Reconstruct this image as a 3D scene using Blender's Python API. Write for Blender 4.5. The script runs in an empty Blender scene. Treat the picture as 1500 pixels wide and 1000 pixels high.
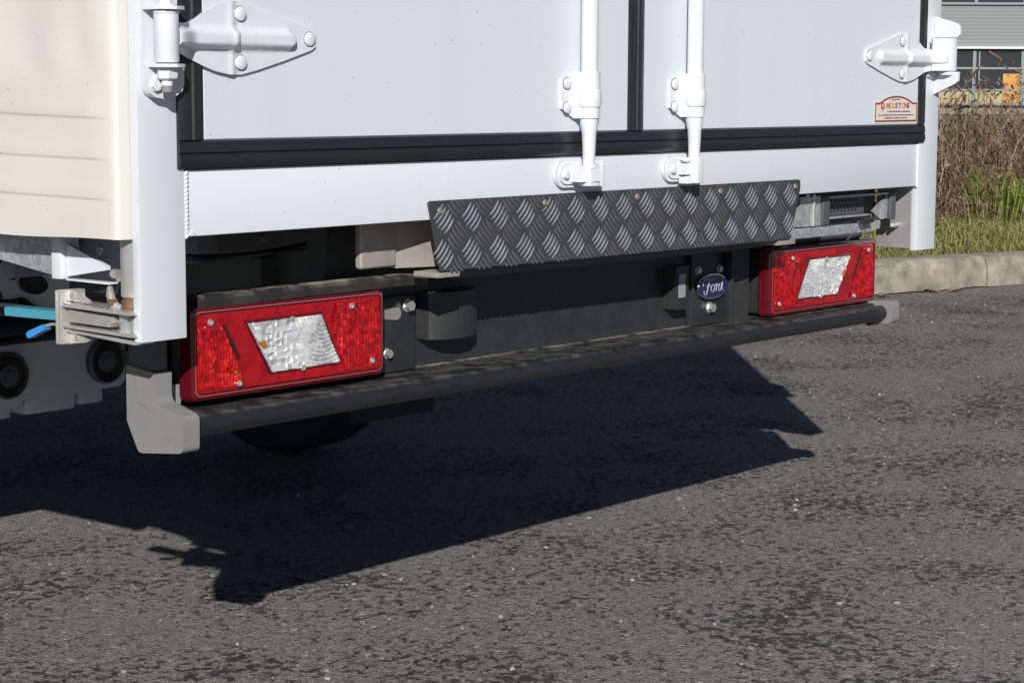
import bpy, bmesh, math, random
import numpy as np
from mathutils import Vector, Matrix
random.seed(7)
rng = np.random.default_rng(11)
S = bpy.context.scene
COL = S.collection
G = 0.74                       # height of the truck's datum (just above the sill's lower edge) over the road
R = math.radians

# ------------------------------------------------------------------ camera, sky, sun, exposure
cam = bpy.data.objects.new('camera', bpy.data.cameras.new('camera'))
COL.objects.link(cam)
S.camera = cam
cam.data.sensor_fit = 'HORIZONTAL'
cam.data.sensor_width = 36.0
cam.data.lens = 2957.4 / 1500 * 36.0
cam.data.clip_start = 0.05
cam.data.clip_end = 2000
YAW, PIT, ROL = 0.87536, 0.12466, 0.0045
fw = Vector((math.sin(YAW)*math.cos(PIT), math.cos(YAW)*math.cos(PIT), -math.sin(PIT)))
rt = Vector((math.cos(YAW), -math.sin(YAW), 0))
up = rt.cross(fw)
rt2 = rt*math.cos(ROL) + up*math.sin(ROL)
up2 = -rt*math.sin(ROL) + up*math.cos(ROL)
CAM = Vector((-1.6588, -2.0002, 0.1688 + G))
cam.matrix_world = Matrix(((rt2.x, up2.x, -fw.x, CAM.x), (rt2.y, up2.y, -fw.y, CAM.y), (rt2.z, up2.z, -fw.z, CAM.z), (0, 0, 0, 1)))

SUN = Vector((1.49, 1.32, -1.0)).normalized()      # the way the light travels
elev = math.asin(-SUN.z)
W = bpy.data.worlds.new('World')
S.world = W
W.use_nodes = True
wn = W.node_tree
bg = wn.nodes['Background']
sky = wn.nodes.new('ShaderNodeTexSky')
sky.sky_type = 'NISHITA'
sky.sun_disc = False
sky.sun_elevation = elev
sky.sun_rotation = math.atan2(-SUN.x, -SUN.y)
sky.air_density = 0.75
sky.dust_density = 0.35
sky.ozone_density = 2.2
wn.links.new(sky.outputs[0], bg.inputs[0])
bg.inputs[1].default_value = 0.05
sun = bpy.data.objects.new('sun', bpy.data.lights.new('sun', 'SUN'))
COL.objects.link(sun)
sun.data.energy = 5.0
sun.data.angle = R(0.5)
sun.data.color = (1.0, 0.965, 0.91)
sun.rotation_euler = SUN.to_track_quat('-Z', 'Y').to_euler()
sun.location = (-6, -6, 6)
S.view_settings.view_transform = 'Standard'
S.view_settings.look = 'None'
S.view_settings.exposure = -0.10
S.view_settings.gamma = 1
S.view_settings.use_curve_mapping = False
S.render.engine = 'CYCLES'
S.cycles.max_bounces = 8
S.cycles.use_denoising = True

# ------------------------------------------------------------------ materials
def nmat(name):
    m = bpy.data.materials.new(name)
    m.use_nodes = True
    nt = m.node_tree
    return m, nt, nt.nodes['Principled BSDF'], nt.nodes, nt.links

def rgb(c):
    return (c[0], c[1], c[2], 1)

def mat(name, col, rough=0.5, metal=0.0, var=0.12, vscale=12.0, bump=0.0, bscale=200.0, dust=None, dust_amt=0.0,
        dscale=25.0, coat=0.0, spec=0.5, streak=None, rvar=0.1):
    """Paint / metal / plastic with mottled tone, uneven gloss, fine relief and settled dust or grime."""
    m, nt, p, N, L = nmat(name)
    tc = N.new('ShaderNodeTexCoord')
    geo = N.new('ShaderNodeNewGeometry')
    n1 = N.new('ShaderNodeTexNoise')
    n1.inputs['Scale'].default_value = vscale
    n1.inputs['Detail'].default_value = 6
    n1.inputs['Roughness'].default_value = 0.65
    L.new(geo.outputs['Position'], n1.inputs['Vector'])
    mx = N.new('ShaderNodeMix'); mx.data_type = 'RGBA'
    mx.inputs['A'].default_value = rgb([c*(1-var) for c in col])
    mx.inputs['B'].default_value = rgb([min(1, c*(1+var)) for c in col])
    L.new(n1.outputs['Fac'], mx.inputs['Factor'])
    last = mx.outputs['Result']
    if streak:
        sc, amt, scol = streak
        mp = N.new('ShaderNodeMapping')
        mp.inputs['Scale'].default_value = (sc, sc, sc*0.05)
        L.new(geo.outputs['Position'], mp.inputs['Vector'])
        ns = N.new('ShaderNodeTexNoise'); ns.inputs['Scale'].default_value = 1.0; ns.inputs['Detail'].default_value = 5
        L.new(mp.outputs['Vector'], ns.inputs['Vector'])
        rp = N.new('ShaderNodeMapRange'); rp.inputs['From Min'].default_value = 0.52; rp.inputs['From Max'].default_value = 0.8
        rp.inputs['To Max'].default_value = amt
        L.new(ns.outputs['Fac'], rp.inputs['Value'])
        m2 = N.new('ShaderNodeMix'); m2.data_type = 'RGBA'
        L.new(rp.outputs['Result'], m2.inputs['Factor']); L.new(last, m2.inputs['A']); m2.inputs['B'].default_value = rgb(scol)
        last = m2.outputs['Result']
        # specks of grit
        nv = N.new('ShaderNodeTexNoise'); nv.inputs['Scale'].default_value = 160; nv.inputs['Detail'].default_value = 1
        L.new(geo.outputs['Position'], nv.inputs['Vector'])
        r2 = N.new('ShaderNodeMapRange'); r2.inputs['From Min'].default_value = 0.775; r2.inputs['From Max'].default_value = 0.82
        r2.inputs['To Max'].default_value = 0.65
        L.new(nv.outputs['Fac'], r2.inputs['Value'])
        m3 = N.new('ShaderNodeMix'); m3.data_type = 'RGBA'
        L.new(r2.outputs['Result'], m3.inputs['Factor']); L.new(last, m3.inputs['A']); m3.inputs['B'].default_value = (0.16, 0.14, 0.12, 1)
        last = m3.outputs['Result']
    if dust:
        sp = N.new('ShaderNodeSeparateXYZ')
        L.new(geo.outputs['Normal'], sp.inputs[0])
        n2 = N.new('ShaderNodeTexNoise'); n2.inputs['Scale'].default_value = dscale; n2.inputs['Detail'].default_value = 7
        n2.inputs['Roughness'].default_value = 0.7
        L.new(geo.outputs['Position'], n2.inputs['Vector'])
        mr = N.new('ShaderNodeMapRange'); mr.inputs['From Min'].default_value = 0.6; mr.inputs['From Max'].default_value = 1.0
        L.new(sp.outputs['Z'], mr.inputs['Value'])
        a = N.new('ShaderNodeMath'); a.operation = 'MULTIPLY'; a.inputs[1].default_value = 0.75
        L.new(mr.outputs['Result'], a.inputs[0])
        b = N.new('ShaderNodeMapRange'); b.inputs['From Min'].default_value = 0.42; b.inputs['From Max'].default_value = 0.72
        L.new(n2.outputs['Fac'], b.inputs['Value'])
        c = N.new('ShaderNodeMath'); c.operation = 'ADD'; c.inputs[1].default_value = 0.04
        L.new(a.outputs[0], c.inputs[0])
        d = N.new('ShaderNodeMath'); d.operation = 'MULTIPLY'
        L.new(c.outputs[0], d.inputs[0]); L.new(b.outputs['Result'], d.inputs[1])
        e = N.new('ShaderNodeMath'); e.operation = 'MULTIPLY'; e.inputs[1].default_value = dust_amt; e.use_clamp = True
        L.new(d.outputs[0], e.inputs[0])
        m4 = N.new('ShaderNodeMix'); m4.data_type = 'RGBA'
        L.new(e.outputs[0], m4.inputs['Factor']); L.new(last, m4.inputs['A']); m4.inputs['B'].default_value = rgb(dust)
        last = m4.outputs['Result']
    L.new(last, p.inputs['Base Color'])
    rr = N.new('ShaderNodeMapRange')
    rr.inputs['To Min'].default_value = max(0.02, rough-rvar); rr.inputs['To Max'].default_value = min(1, rough+rvar)
    L.new(n1.outputs['Fac'], rr.inputs['Value'])
    L.new(rr.outputs['Result'], p.inputs['Roughness'])
    p.inputs['Metallic'].default_value = metal
    p.inputs['Specular IOR Level'].default_value = spec
    p.inputs['Coat Weight'].default_value = coat
    p.inputs['Coat Roughness'].default_value = 0.08
    if bump:
        nb = N.new('ShaderNodeTexNoise'); nb.inputs['Scale'].default_value = bscale; nb.inputs['Detail'].default_value = 4
        L.new(geo.outputs['Position'], nb.inputs['Vector'])
        bp = N.new('ShaderNodeBump'); bp.inputs['Strength'].default_value = bump; bp.inputs['Distance'].default_value = 0.002
        L.new(nb.outputs['Fac'], bp.inputs['Height']); L.new(bp.outputs['Normal'], p.inputs['Normal'])
    return m

DUST = (0.42, 0.36, 0.28)
M = {}
M['white'] = mat('white_paint', (0.70, 0.74, 0.80), 0.38, var=0.015, vscale=5, bump=0.05, bscale=35, streak=(22, 0.10, (0.50, 0.49, 0.46)))
M['panel'] = mat('white_door_panel', (0.665, 0.715, 0.775), 0.33, var=0.015, vscale=3, bump=0.06, bscale=18, streak=(14, 0.11, (0.48, 0.48, 0.46)))
M['hardware'] = mat('white_enamel', (0.70, 0.735, 0.785), 0.3, var=0.03, vscale=30, bump=0.10, bscale=120, streak=(60, 0.16, (0.45, 0.43, 0.40)))
M['seal'] = mat('black_rubber', (0.019, 0.020, 0.024), 0.30, var=0.3, vscale=14, bump=0.12, bscale=60, rvar=0.14)
M['black'] = mat('black_chassis_paint', (0.024, 0.026, 0.029), 0.5, var=0.3, vscale=18, bump=0.15, bscale=150, dust=DUST, dust_amt=0.6, dscale=30)
M['bar'] = mat('black_bar_paint', (0.018, 0.0195, 0.024), 0.36, var=0.2, vscale=20, bump=0.06, bscale=120, dust=(0.27, 0.255, 0.225), dust_amt=0.8, dscale=30, spec=0.4)
M['dusty'] = mat('dust_covered_paint', (0.022, 0.022, 0.022), 0.6, var=0.3, vscale=20, bump=0.1, bscale=120, dust=(0.36, 0.31, 0.25), dust_amt=2.2, dscale=20)
M['dark'] = mat('dark_grey_steel', (0.075, 0.082, 0.090), 0.6, var=0.3, vscale=10, bump=0.15, bscale=120, dust=DUST, dust_amt=0.15)
M['pale'] = mat('pale_grey_underbody', (0.50, 0.55, 0.61), 0.65, var=0.2, vscale=9, bump=0.12, bscale=120)
M['grey'] = mat('mid_grey_steel', (0.28, 0.305, 0.34), 0.6, var=0.2, vscale=9, bump=0.12, bscale=120, dust=DUST, dust_amt=0.1)
M['alu'] = mat('dull_aluminium', (0.36, 0.335, 0.31), 0.6, metal=0.2, var=0.25, vscale=30, bump=0.15, bscale=120, dust=(0.46, 0.40, 0.32), dust_amt=0.8, dscale=60)
M['alu2'] = mat('brushed_aluminium', (0.42, 0.41, 0.42), 0.5, metal=0.4, var=0.25, vscale=14, bump=0.1, bscale=150, streak=(40, 0.4, (0.3, 0.27, 0.25)))
M['cap'] = mat('light_grey_plastic', (0.235, 0.232, 0.230), 0.55, var=0.08, vscale=16, bump=0.15, bscale=220, dust=(0.33, 0.29, 0.24), dust_amt=0.5, dscale=40)
M['scuff'] = mat('dark_scuff', (0.15, 0.145, 0.14), 0.7, var=0.3, vscale=60)
M['steel'] = mat('zinc_steel', (0.80, 0.785, 0.74), 0.30, metal=0.65, var=0.2, vscale=40, bump=0.15, bscale=160, dust=(0.30, 0.25, 0.19), dust_amt=0.5)
M['zinc'] = mat('dull_zinc_tube', (0.62, 0.63, 0.62), 0.36, metal=0.5, var=0.15, vscale=30, bump=0.08, bscale=120, streak=(60, 0.3, (0.36, 0.35, 0.32)))
M['rust'] = mat('rusty_steel', (0.21, 0.125, 0.075), 0.7, metal=0.3, var=0.45, vscale=70, bump=0.3, bscale=200)
M['bolt'] = mat('zinc_bolt', (0.60, 0.61, 0.60), 0.35, metal=0.7, var=0.15, vscale=80)
M['dullbolt'] = mat('dull_screw', (0.33, 0.31, 0.29), 0.45, metal=0.6, var=0.25, vscale=120)
M['blue1'] = mat('teal_plastic', (0.07, 0.32, 0.44), 0.45, var=0.1, vscale=40, bump=0.1)
M['blue2'] = mat('blue_plastic', (0.05, 0.28, 0.72), 0.4, var=0.1, vscale=40)
M['plate'] = mat('charcoal_tread_metal', (0.080, 0.082, 0.092), 0.45, metal=0.4, var=0.22, vscale=26, bump=0.12, bscale=200, dust=(0.25, 0.23, 0.2), dust_amt=0.35)
M['tread'] = mat('worn_tread_sunlit', (0.50, 0.50, 0.54), 0.27, metal=0.65, var=0.5, vscale=40)  # bars that catch the sun: their brightness is put into the colour
M['tread_shade'] = mat('painted_tread_shaded', (0.15, 0.15, 0.16), 0.42, metal=0.4, var=0.3, vscale=60)  # same bars turned from the sun: their shade is put into the colour
M['rubber'] = mat('tyre_rubber', (0.028, 0.029, 0.031), 0.8, var=0.25, vscale=30, bump=0.3, bscale=150)
M['hole'] = mat('black_bush_rubber', (0.012, 0.012, 0.013), 0.7, var=0.2)

def galv(name):
    m, nt, p, N, L = nmat(name)
    geo = N.new('ShaderNodeNewGeometry')
    v = N.new('ShaderNodeTexVoronoi'); v.inputs['Scale'].default_value = 130
    nn = N.new('ShaderNodeTexNoise'); nn.inputs['Scale'].default_value = 70; nn.inputs['Detail'].default_value = 3
    L.new(geo.outputs['Position'], nn.inputs['Vector'])
    mxv = N.new('ShaderNodeMix'); mxv.data_type = 'VECTOR'; mxv.inputs['Factor'].default_value = 0.012
    L.new(geo.outputs['Position'], mxv.inputs['A']); L.new(nn.outputs['Color'], mxv.inputs['B'])
    L.new(mxv.outputs['Result'], v.inputs['Vector'])
    sp = N.new('ShaderNodeSeparateColor'); L.new(v.outputs['Color'], sp.inputs[0])
    r = N.new('ShaderNodeValToRGB')
    r.color_ramp.elements[0].color = (0.36, 0.40, 0.41, 1); r.color_ramp.elements[1].color = (0.56, 0.60, 0.61, 1)
    L.new(sp.outputs[0], r.inputs[0]); L.new(r.outputs[0], p.inputs['Base Color'])
    p.inputs['Metallic'].default_value = 0.5; p.inputs['Roughness'].default_value = 0.48
    return m
M['galv'] = galv('galvanised_steel')

def curtain_mat():
    m, nt, p, N, L = nmat('cream_pvc_curtain')
    geo = N.new('ShaderNodeNewGeometry')
    n1 = N.new('ShaderNodeTexNoise'); n1.inputs['Scale'].default_value = 7; n1.inputs['Detail'].default_value = 5
    L.new(geo.outputs['Position'], n1.inputs['Vector'])
    mx = N.new('ShaderNodeMix'); mx.data_type = 'RGBA'
    mx.inputs['A'].default_value = (0.672, 0.643, 0.603, 1); mx.inputs['B'].default_value = (0.725, 0.697, 0.655, 1)
    L.new(n1.outputs['Fac'], mx.inputs['Factor'])
    nv = N.new('ShaderNodeTexNoise'); nv.inputs['Scale'].default_value = 140; nv.inputs['Detail'].default_value = 1
    L.new(geo.outputs['Position'], nv.inputs['Vector'])
    r2 = N.new('ShaderNodeMapRange'); r2.inputs['From Min'].default_value = 0.75; r2.inputs['From Max'].default_value = 0.8; r2.inputs['To Max'].default_value = 0.5
    L.new(nv.outputs['Fac'], r2.inputs['Value'])
    m3 = N.new('ShaderNodeMix'); m3.data_type = 'RGBA'
    L.new(r2.outputs['Result'], m3.inputs['Factor']); L.new(mx.outputs['Result'], m3.inputs['A']); m3.inputs['B'].default_value = (0.25, 0.22, 0.19, 1)
    L.new(m3.outputs['Result'], p.inputs['Base Color'])
    p.inputs['Roughness'].default_value = 0.5
    # the scrim weave under the PVC shows as a very fine relief
    w1 = N.new('ShaderNodeTexWave'); w1.bands_direction = 'Y'; w1.inputs['Scale'].default_value = 160; w1.inputs['Distortion'].default_value = 0.4
    w2 = N.new('ShaderNodeTexWave'); w2.bands_direction = 'Z'; w2.inputs['Scale'].default_value = 160; w2.inputs['Distortion'].default_value = 0.4
    for w in (w1, w2): L.new(geo.outputs['Position'], w.inputs['Vector'])
    ad = N.new('ShaderNodeMath'); L.new(w1.outputs['Fac'], ad.inputs[0]); L.new(w2.outputs['Fac'], ad.inputs[1])
    bp = N.new('ShaderNodeBump'); bp.inputs['Strength'].default_value = 0.05; bp.inputs['Distance'].default_value = 0.001
    L.new(ad.outputs[0], bp.inputs['Height']); L.new(bp.outputs['Normal'], p.inputs['Normal'])
    return m
M['curtain'] = curtain_mat()

def plastic_red(name, col, rough, metal=0.0, coat=1.0):
    m, nt, p, N, L = nmat(name)
    p.inputs['Base Color'].default_value = rgb(col)
    p.inputs['Roughness'].default_value = rough
    p.inputs['Metallic'].default_value = metal
    p.inputs['Coat Weight'].default_value = coat
    p.inputs['Coat Roughness'].default_value = 0.05
    return m

def facet_mat(name, cols, rough, metal, scale=220, coat=1.0):
    """Moulded lens optics: facets carry their own slope in the mesh; the tint varies a little from prism to prism."""
    m, nt, p, N, L = nmat(name)
    geo = N.new('ShaderNodeNewGeometry')
    v = N.new('ShaderNodeTexVoronoi'); v.inputs['Scale'].default_value = scale
    L.new(geo.outputs['Position'], v.inputs['Vector'])
    sp = N.new('ShaderNodeSeparateColor'); L.new(v.outputs['Color'], sp.inputs[0])
    r = N.new('ShaderNodeValToRGB')
    e = r.color_ramp.elements
    e[0].color = rgb(cols[0]); e[1].color = rgb(cols[-1])
    for i, c in enumerate(cols[1:-1]):
        k = e.new((i+1)/(len(cols)-1)); k.color = rgb(c)
    L.new(sp.outputs[0], r.inputs[0]); L.new(r.outputs[0], p.inputs['Base Color'])
    p.inputs['Roughness'].default_value = rough; p.inputs['Metallic'].default_value = metal
    p.inputs['Coat Weight'].default_value = coat; p.inputs['Coat Roughness'].default_value = 0.04
    return m
M['lens_rim'] = plastic_red('red_lens_rim', (0.105, 0.004, 0.010), 0.15)
M['lens_red'] = facet_mat('red_lens', [(0.40, 0.002, 0.011), (0.52, 0.003, 0.014), (0.64, 0.006, 0.015)], 0.2, 0.35, 60)
M['lens_flute'] = facet_mat('red_lens_prisms', [(0.36, 0.002, 0.009), (0.68, 0.005, 0.013), (0.92, 0.014, 0.016)], 0.17, 0.6, 130)
M['lens_glint'] = facet_mat('orange_glint_paint', [(0.75, 0.008, 0.012), (0.85, 0.02, 0.012), (0.9, 0.14, 0.02), (0.95, 0.5, 0.16)], 0.2, 0.6, 200)  # orange of the sun's glints put into the colour
M['lens_slash'] = plastic_red('dark_red_slot', (0.055, 0.003, 0.006), 0.4)
M['lens_edge'] = plastic_red('pale_lens_edge', (0.42, 0.10, 0.10), 0.2)
M['lens_clear'] = facet_mat('silver_lens_prisms', [(0.70, 0.71, 0.74), (0.84, 0.85, 0.87), (0.92, 0.92, 0.92), (0.97, 0.97, 0.97)], 0.10, 0.45, 60)
M['amber'] = plastic_red('amber_bulb', (0.42, 0.16, 0.02), 0.3)
M['badge_blue'] = plastic_red('badge_blue', (0.012, 0.016, 0.09), 0.2)
M['letter'] = plastic_red('badge_letter_silver', (0.50, 0.50, 0.55), 0.4, 0.2, 0)
M['chrome'] = plastic_red('badge_chrome', (0.75, 0.76, 0.8), 0.16, 1.0, 0)

# ------------------------------------------------------------------ mesh helpers
def new_bm():
    return bmesh.new()

def put(dst, src, bevel=0.0, seg=2, mtx=None):
    if bevel > 0:
        es = [e for e in src.edges if len(e.link_faces) == 2 and e.calc_face_angle(0) > 0.45]
        if es:
            bmesh.ops.bevel(src, geom=es, offset=bevel, segments=seg, profile=0.6, affect='EDGES', clamp_overlap=True)
    bmesh.ops.recalc_face_normals(src, faces=src.faces[:])
    if mtx is not None:
        bmesh.ops.transform(src, matrix=mtx, verts=src.verts[:])
        if mtx.determinant() < 0:
            bmesh.ops.reverse_faces(src, faces=src.faces[:])
    me = bpy.data.meshes.new('tmp'); src.to_mesh(me); src.free()
    dst.from_mesh(me); bpy.data.meshes.remove(me)
    return dst

def box(bm, x0, x1, y0, y1, z0, z1, bevel=0.0, seg=2, mtx=None):
    b = bmesh.new()
    bmesh.ops.create_cube(b, size=1)
    for v in b.verts:
        v.co = Vector(((x0+x1)/2 + v.co.x*(x1-x0), (y0+y1)/2 + v.co.y*(y1-y0), (z0+z1)/2 + v.co.z*(z1-z0)))
    return put(bm, b, bevel, seg, mtx)

def prism(bm, pts, a, b_, axis='Y', bevel=0.0, seg=2, mtx=None):
    """Polygon extruded along one axis. axis Y: pts are (x,z); X: (y,z); Z: (x,y)."""
    b = bmesh.new()
    def P(p, t):
        return {'Y': (p[0], t, p[1]), 'X': (t, p[0], p[1]), 'Z': (p[0], p[1], t)}[axis]
    v0 = [b.verts.new(P(p, a)) for p in pts]
    v1 = [b.verts.new(P(p, b_)) for p in pts]
    n = len(pts)
    b.faces.new(v0); b.faces.new(v1[::-1])
    for i in range(n):
        b.faces.new((v0[i], v0[(i+1) % n], v1[(i+1) % n], v1[i]))
    return put(bm, b, bevel, seg, mtx)

def rounded(pts):
    """Polygon (u, v, radius) with its corners rounded off."""
    out = []
    n = len(pts)
    for i, (u, v, r) in enumerate(pts):
        p = Vector((u, v)); a = (Vector(pts[i-1][:2])-p).normalized(); b = (Vector(pts[(i+1) % n][:2])-p).normalized()
        half = a.angle(b)/2
        d = r/math.tan(half)
        p0, p1 = p+a*d, p+b*d
        for k in range(6):
            t = k/5
            q = p0*(1-t)**2 + p*2*t*(1-t) + p1*t*t
            out.append((q.x, q.y))
    return out

def cyl(bm, p0, p1, r0, r1=None, n=20, bevel=0.0, mtx=None):
    r1 = r0 if r1 is None else r1
    p0, p1 = Vector(p0), Vector(p1)
    d = (p1-p0)
    q = d.to_track_quat('Z', 'Y').to_matrix()
    b = bmesh.new()
    A = [b.verts.new(p0 + q @ Vector((r0*math.cos(2*math.pi*i/n), r0*math.sin(2*math.pi*i/n), 0))) for i in range(n)]
    B = [b.verts.new(p1 + q @ Vector((r1*math.cos(2*math.pi*i/n), r1*math.sin(2*math.pi*i/n), 0))) for i in range(n)]
    b.faces.new(A[::-1]); b.faces.new(B)
    for i in range(n):
        b.faces.new((A[i], A[(i+1) % n], B[(i+1) % n], B[i]))
    return put(bm, b, bevel, 2, mtx)

def lathe(bm, prof, origin, axis, n=24, mtx=None):
    """prof = [(radius, height)]; revolved about axis through origin."""
    q = Vector(axis).to_track_quat('Z', 'Y').to_matrix(); o = Vector(origin)
    b = bmesh.new()
    rings = []
    for r, h in prof:
        rings.append([b.verts.new(o + q @ Vector((r*math.cos(2*math.pi*i/n), r*math.sin(2*math.pi*i/n), h))) for i in range(n)])
    for a, c in zip(rings, rings[1:]):
        for i in range(n):
            b.faces.new((a[i], a[(i+1) % n], c[(i+1) % n], c[i]))
    b.faces.new(rings[0][::-1]); b.faces.new(rings[-1])
    bmesh.ops.remove_doubles(b, verts=b.verts[:], dist=1e-6)
    return put(bm, b, 0, 2, mtx)

def tube(bm, pts, r, n=8, mtx=None):
    pts = [Vector(p) for p in pts]
    b = bmesh.new()
    rings = []
    for i, p in enumerate(pts):
        t = (pts[min(i+1, len(pts)-1)] - pts[max(i-1, 0)]).normalized()
        q = t.to_track_quat('Z', 'Y').to_matrix()
        rr = r[i] if isinstance(r, (list, tuple)) else r
        rings.append([b.verts.new(p + q @ Vector((rr*math.cos(2*math.pi*k/n), rr*math.sin(2*math.pi*k/n), 0))) for k in range(n)])
    for a, c in zip(rings, rings[1:]):
        # line the rings up so that the tube does not twist
        k0 = min(range(n), key=lambda k: (a[0].co-c[k].co).length)
        for i in range(n):
            b.faces.new((a[i], a[(i+1) % n], c[(i+1+k0) % n], c[(i+k0) % n]))
        c[:] = c[k0:]+c[:k0]
    b.faces.new(rings[0][::-1]); b.faces.new(rings[-1])
    return put(bm, b, 0, 2, mtx)

def holed(bm, outer, holes, a, b_, axis='X'):
    """Plate with real holes. holes = [(u, v, ru, rv)]"""
    b = bmesh.new()
    def P(p, t):
        return {'Y': (p[0], t, p[1]), 'X': (t, p[0], p[1])}[axis]
    es = []
    loops = [outer] + [[(u+ru*math.cos(k*math.pi/9), v+rv*math.sin(k*math.pi/9)) for k in range(18)] for u, v, ru, rv in holes]
    for lp in loops:
        vs = [b.verts.new(P(p, a)) for p in lp]
        es += [b.edges.new((vs[i], vs[(i+1) % len(vs)])) for i in range(len(vs))]
    bmesh.ops.triangle_fill(b, use_beauty=True, use_dissolve=False, edges=es)
    r = bmesh.ops.extrude_face_region(b, geom=b.faces[:])
    d = Vector(P((0, 0), b_)) - Vector(P((0, 0), a))
    for v in [g for g in r['geom'] if isinstance(g, bmesh.types.BMVert)]:
        v.co += d
    return put(bm, b, 0)

WORLD = {}
def link(o, parent=None, loc=(0, 0, 0)):
    COL.objects.link(o)
    WORLD[o.name] = Vector(loc)
    if parent is not None:
        o.parent = parent
        o.location = Vector(loc) - WORLD[parent.name]
    else:
        o.location = loc
    return o

def finish(bm, smooth=True, ang=0.6):
    for f in bm.faces:
        f.smooth = smooth
    for e in bm.edges:
        if len(e.link_faces) == 2 and e.calc_face_angle(0) > ang:
            e.smooth = False

def obj(name, bm, m, parent=None, zoff=G, smooth=True, label=None, ang=0.6):
    """Links a bmesh as ONE object with its origin in its middle (truck datum + zoff)."""
    finish(bm, smooth, ang)
    lo = Vector((min(v.co[i] for v in bm.verts) for i in range(3))); hi = Vector((max(v.co[i] for v in bm.verts) for i in range(3)))
    c = (lo+hi)/2
    if parent is None: c.z = lo.z
    bmesh.ops.translate(bm, verts=bm.verts[:], vec=-c)
    me = bpy.data.meshes.new(name); bm.to_mesh(me); bm.free()
    for mm in (m if isinstance(m, (list, tuple)) else [m]):
        me.materials.append(mm)
    o = bpy.data.objects.new(name, me)
    link(o, parent, c + Vector((0, 0, zoff)))
    if label: o['label'] = label
    return o

def stamp(src, parent, loc, rot=None, scale=None):
    """A copy of a small piece sharing its mesh; loc is in truck coordinates."""
    o = src.copy(); COL.objects.link(o)
    o.parent = parent
    w = Vector(loc) + Vector((0, 0, G))
    WORLD[o.name] = w
    o.location = w - WORLD[parent.name]
    if rot: o.rotation_euler = rot
    if scale: o.scale = scale
    return o

def empty(name, loc, parent=None, label=None, cat=None, group=None):
    o = bpy.data.objects.new(name, None)
    o.empty_display_size = 0.2
    link(o, parent, loc)
    if label: o['label'] = label
    if cat: o['category'] = cat
    if group: o['group'] = group
    return o

def tag(o, label=None, cat=None, group=None, kind=None):
    if label: o['label'] = label
    if cat: o['category'] = cat
    if group: o['group'] = group
    if kind: o['kind'] = kind
    return o

class Piece:
    """One mesh reused for every alike small piece (rivets, screws, bolts)."""
    def __init__(self, name, build, m):
        self.name, self.m = name, m
        bm = new_bm(); build(bm); finish(bm)
        self.me = bpy.data.meshes.new(name); bm.to_mesh(self.me); bm.free()
        self.me.materials.append(m)
    def at(self, parent, loc, rot=None, scale=None, name=None):
        o = bpy.data.objects.new(name or self.name, self.me); COL.objects.link(o)
        o.parent = parent
        w = Vector(loc) + Vector((0, 0, G)); WORLD[o.name] = w
        o.location = w - WORLD[parent.name]
        if rot: o.rotation_euler = rot
        if scale: o.scale = (scale,)*3 if isinstance(scale, (int, float)) else scale
        return o

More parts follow.
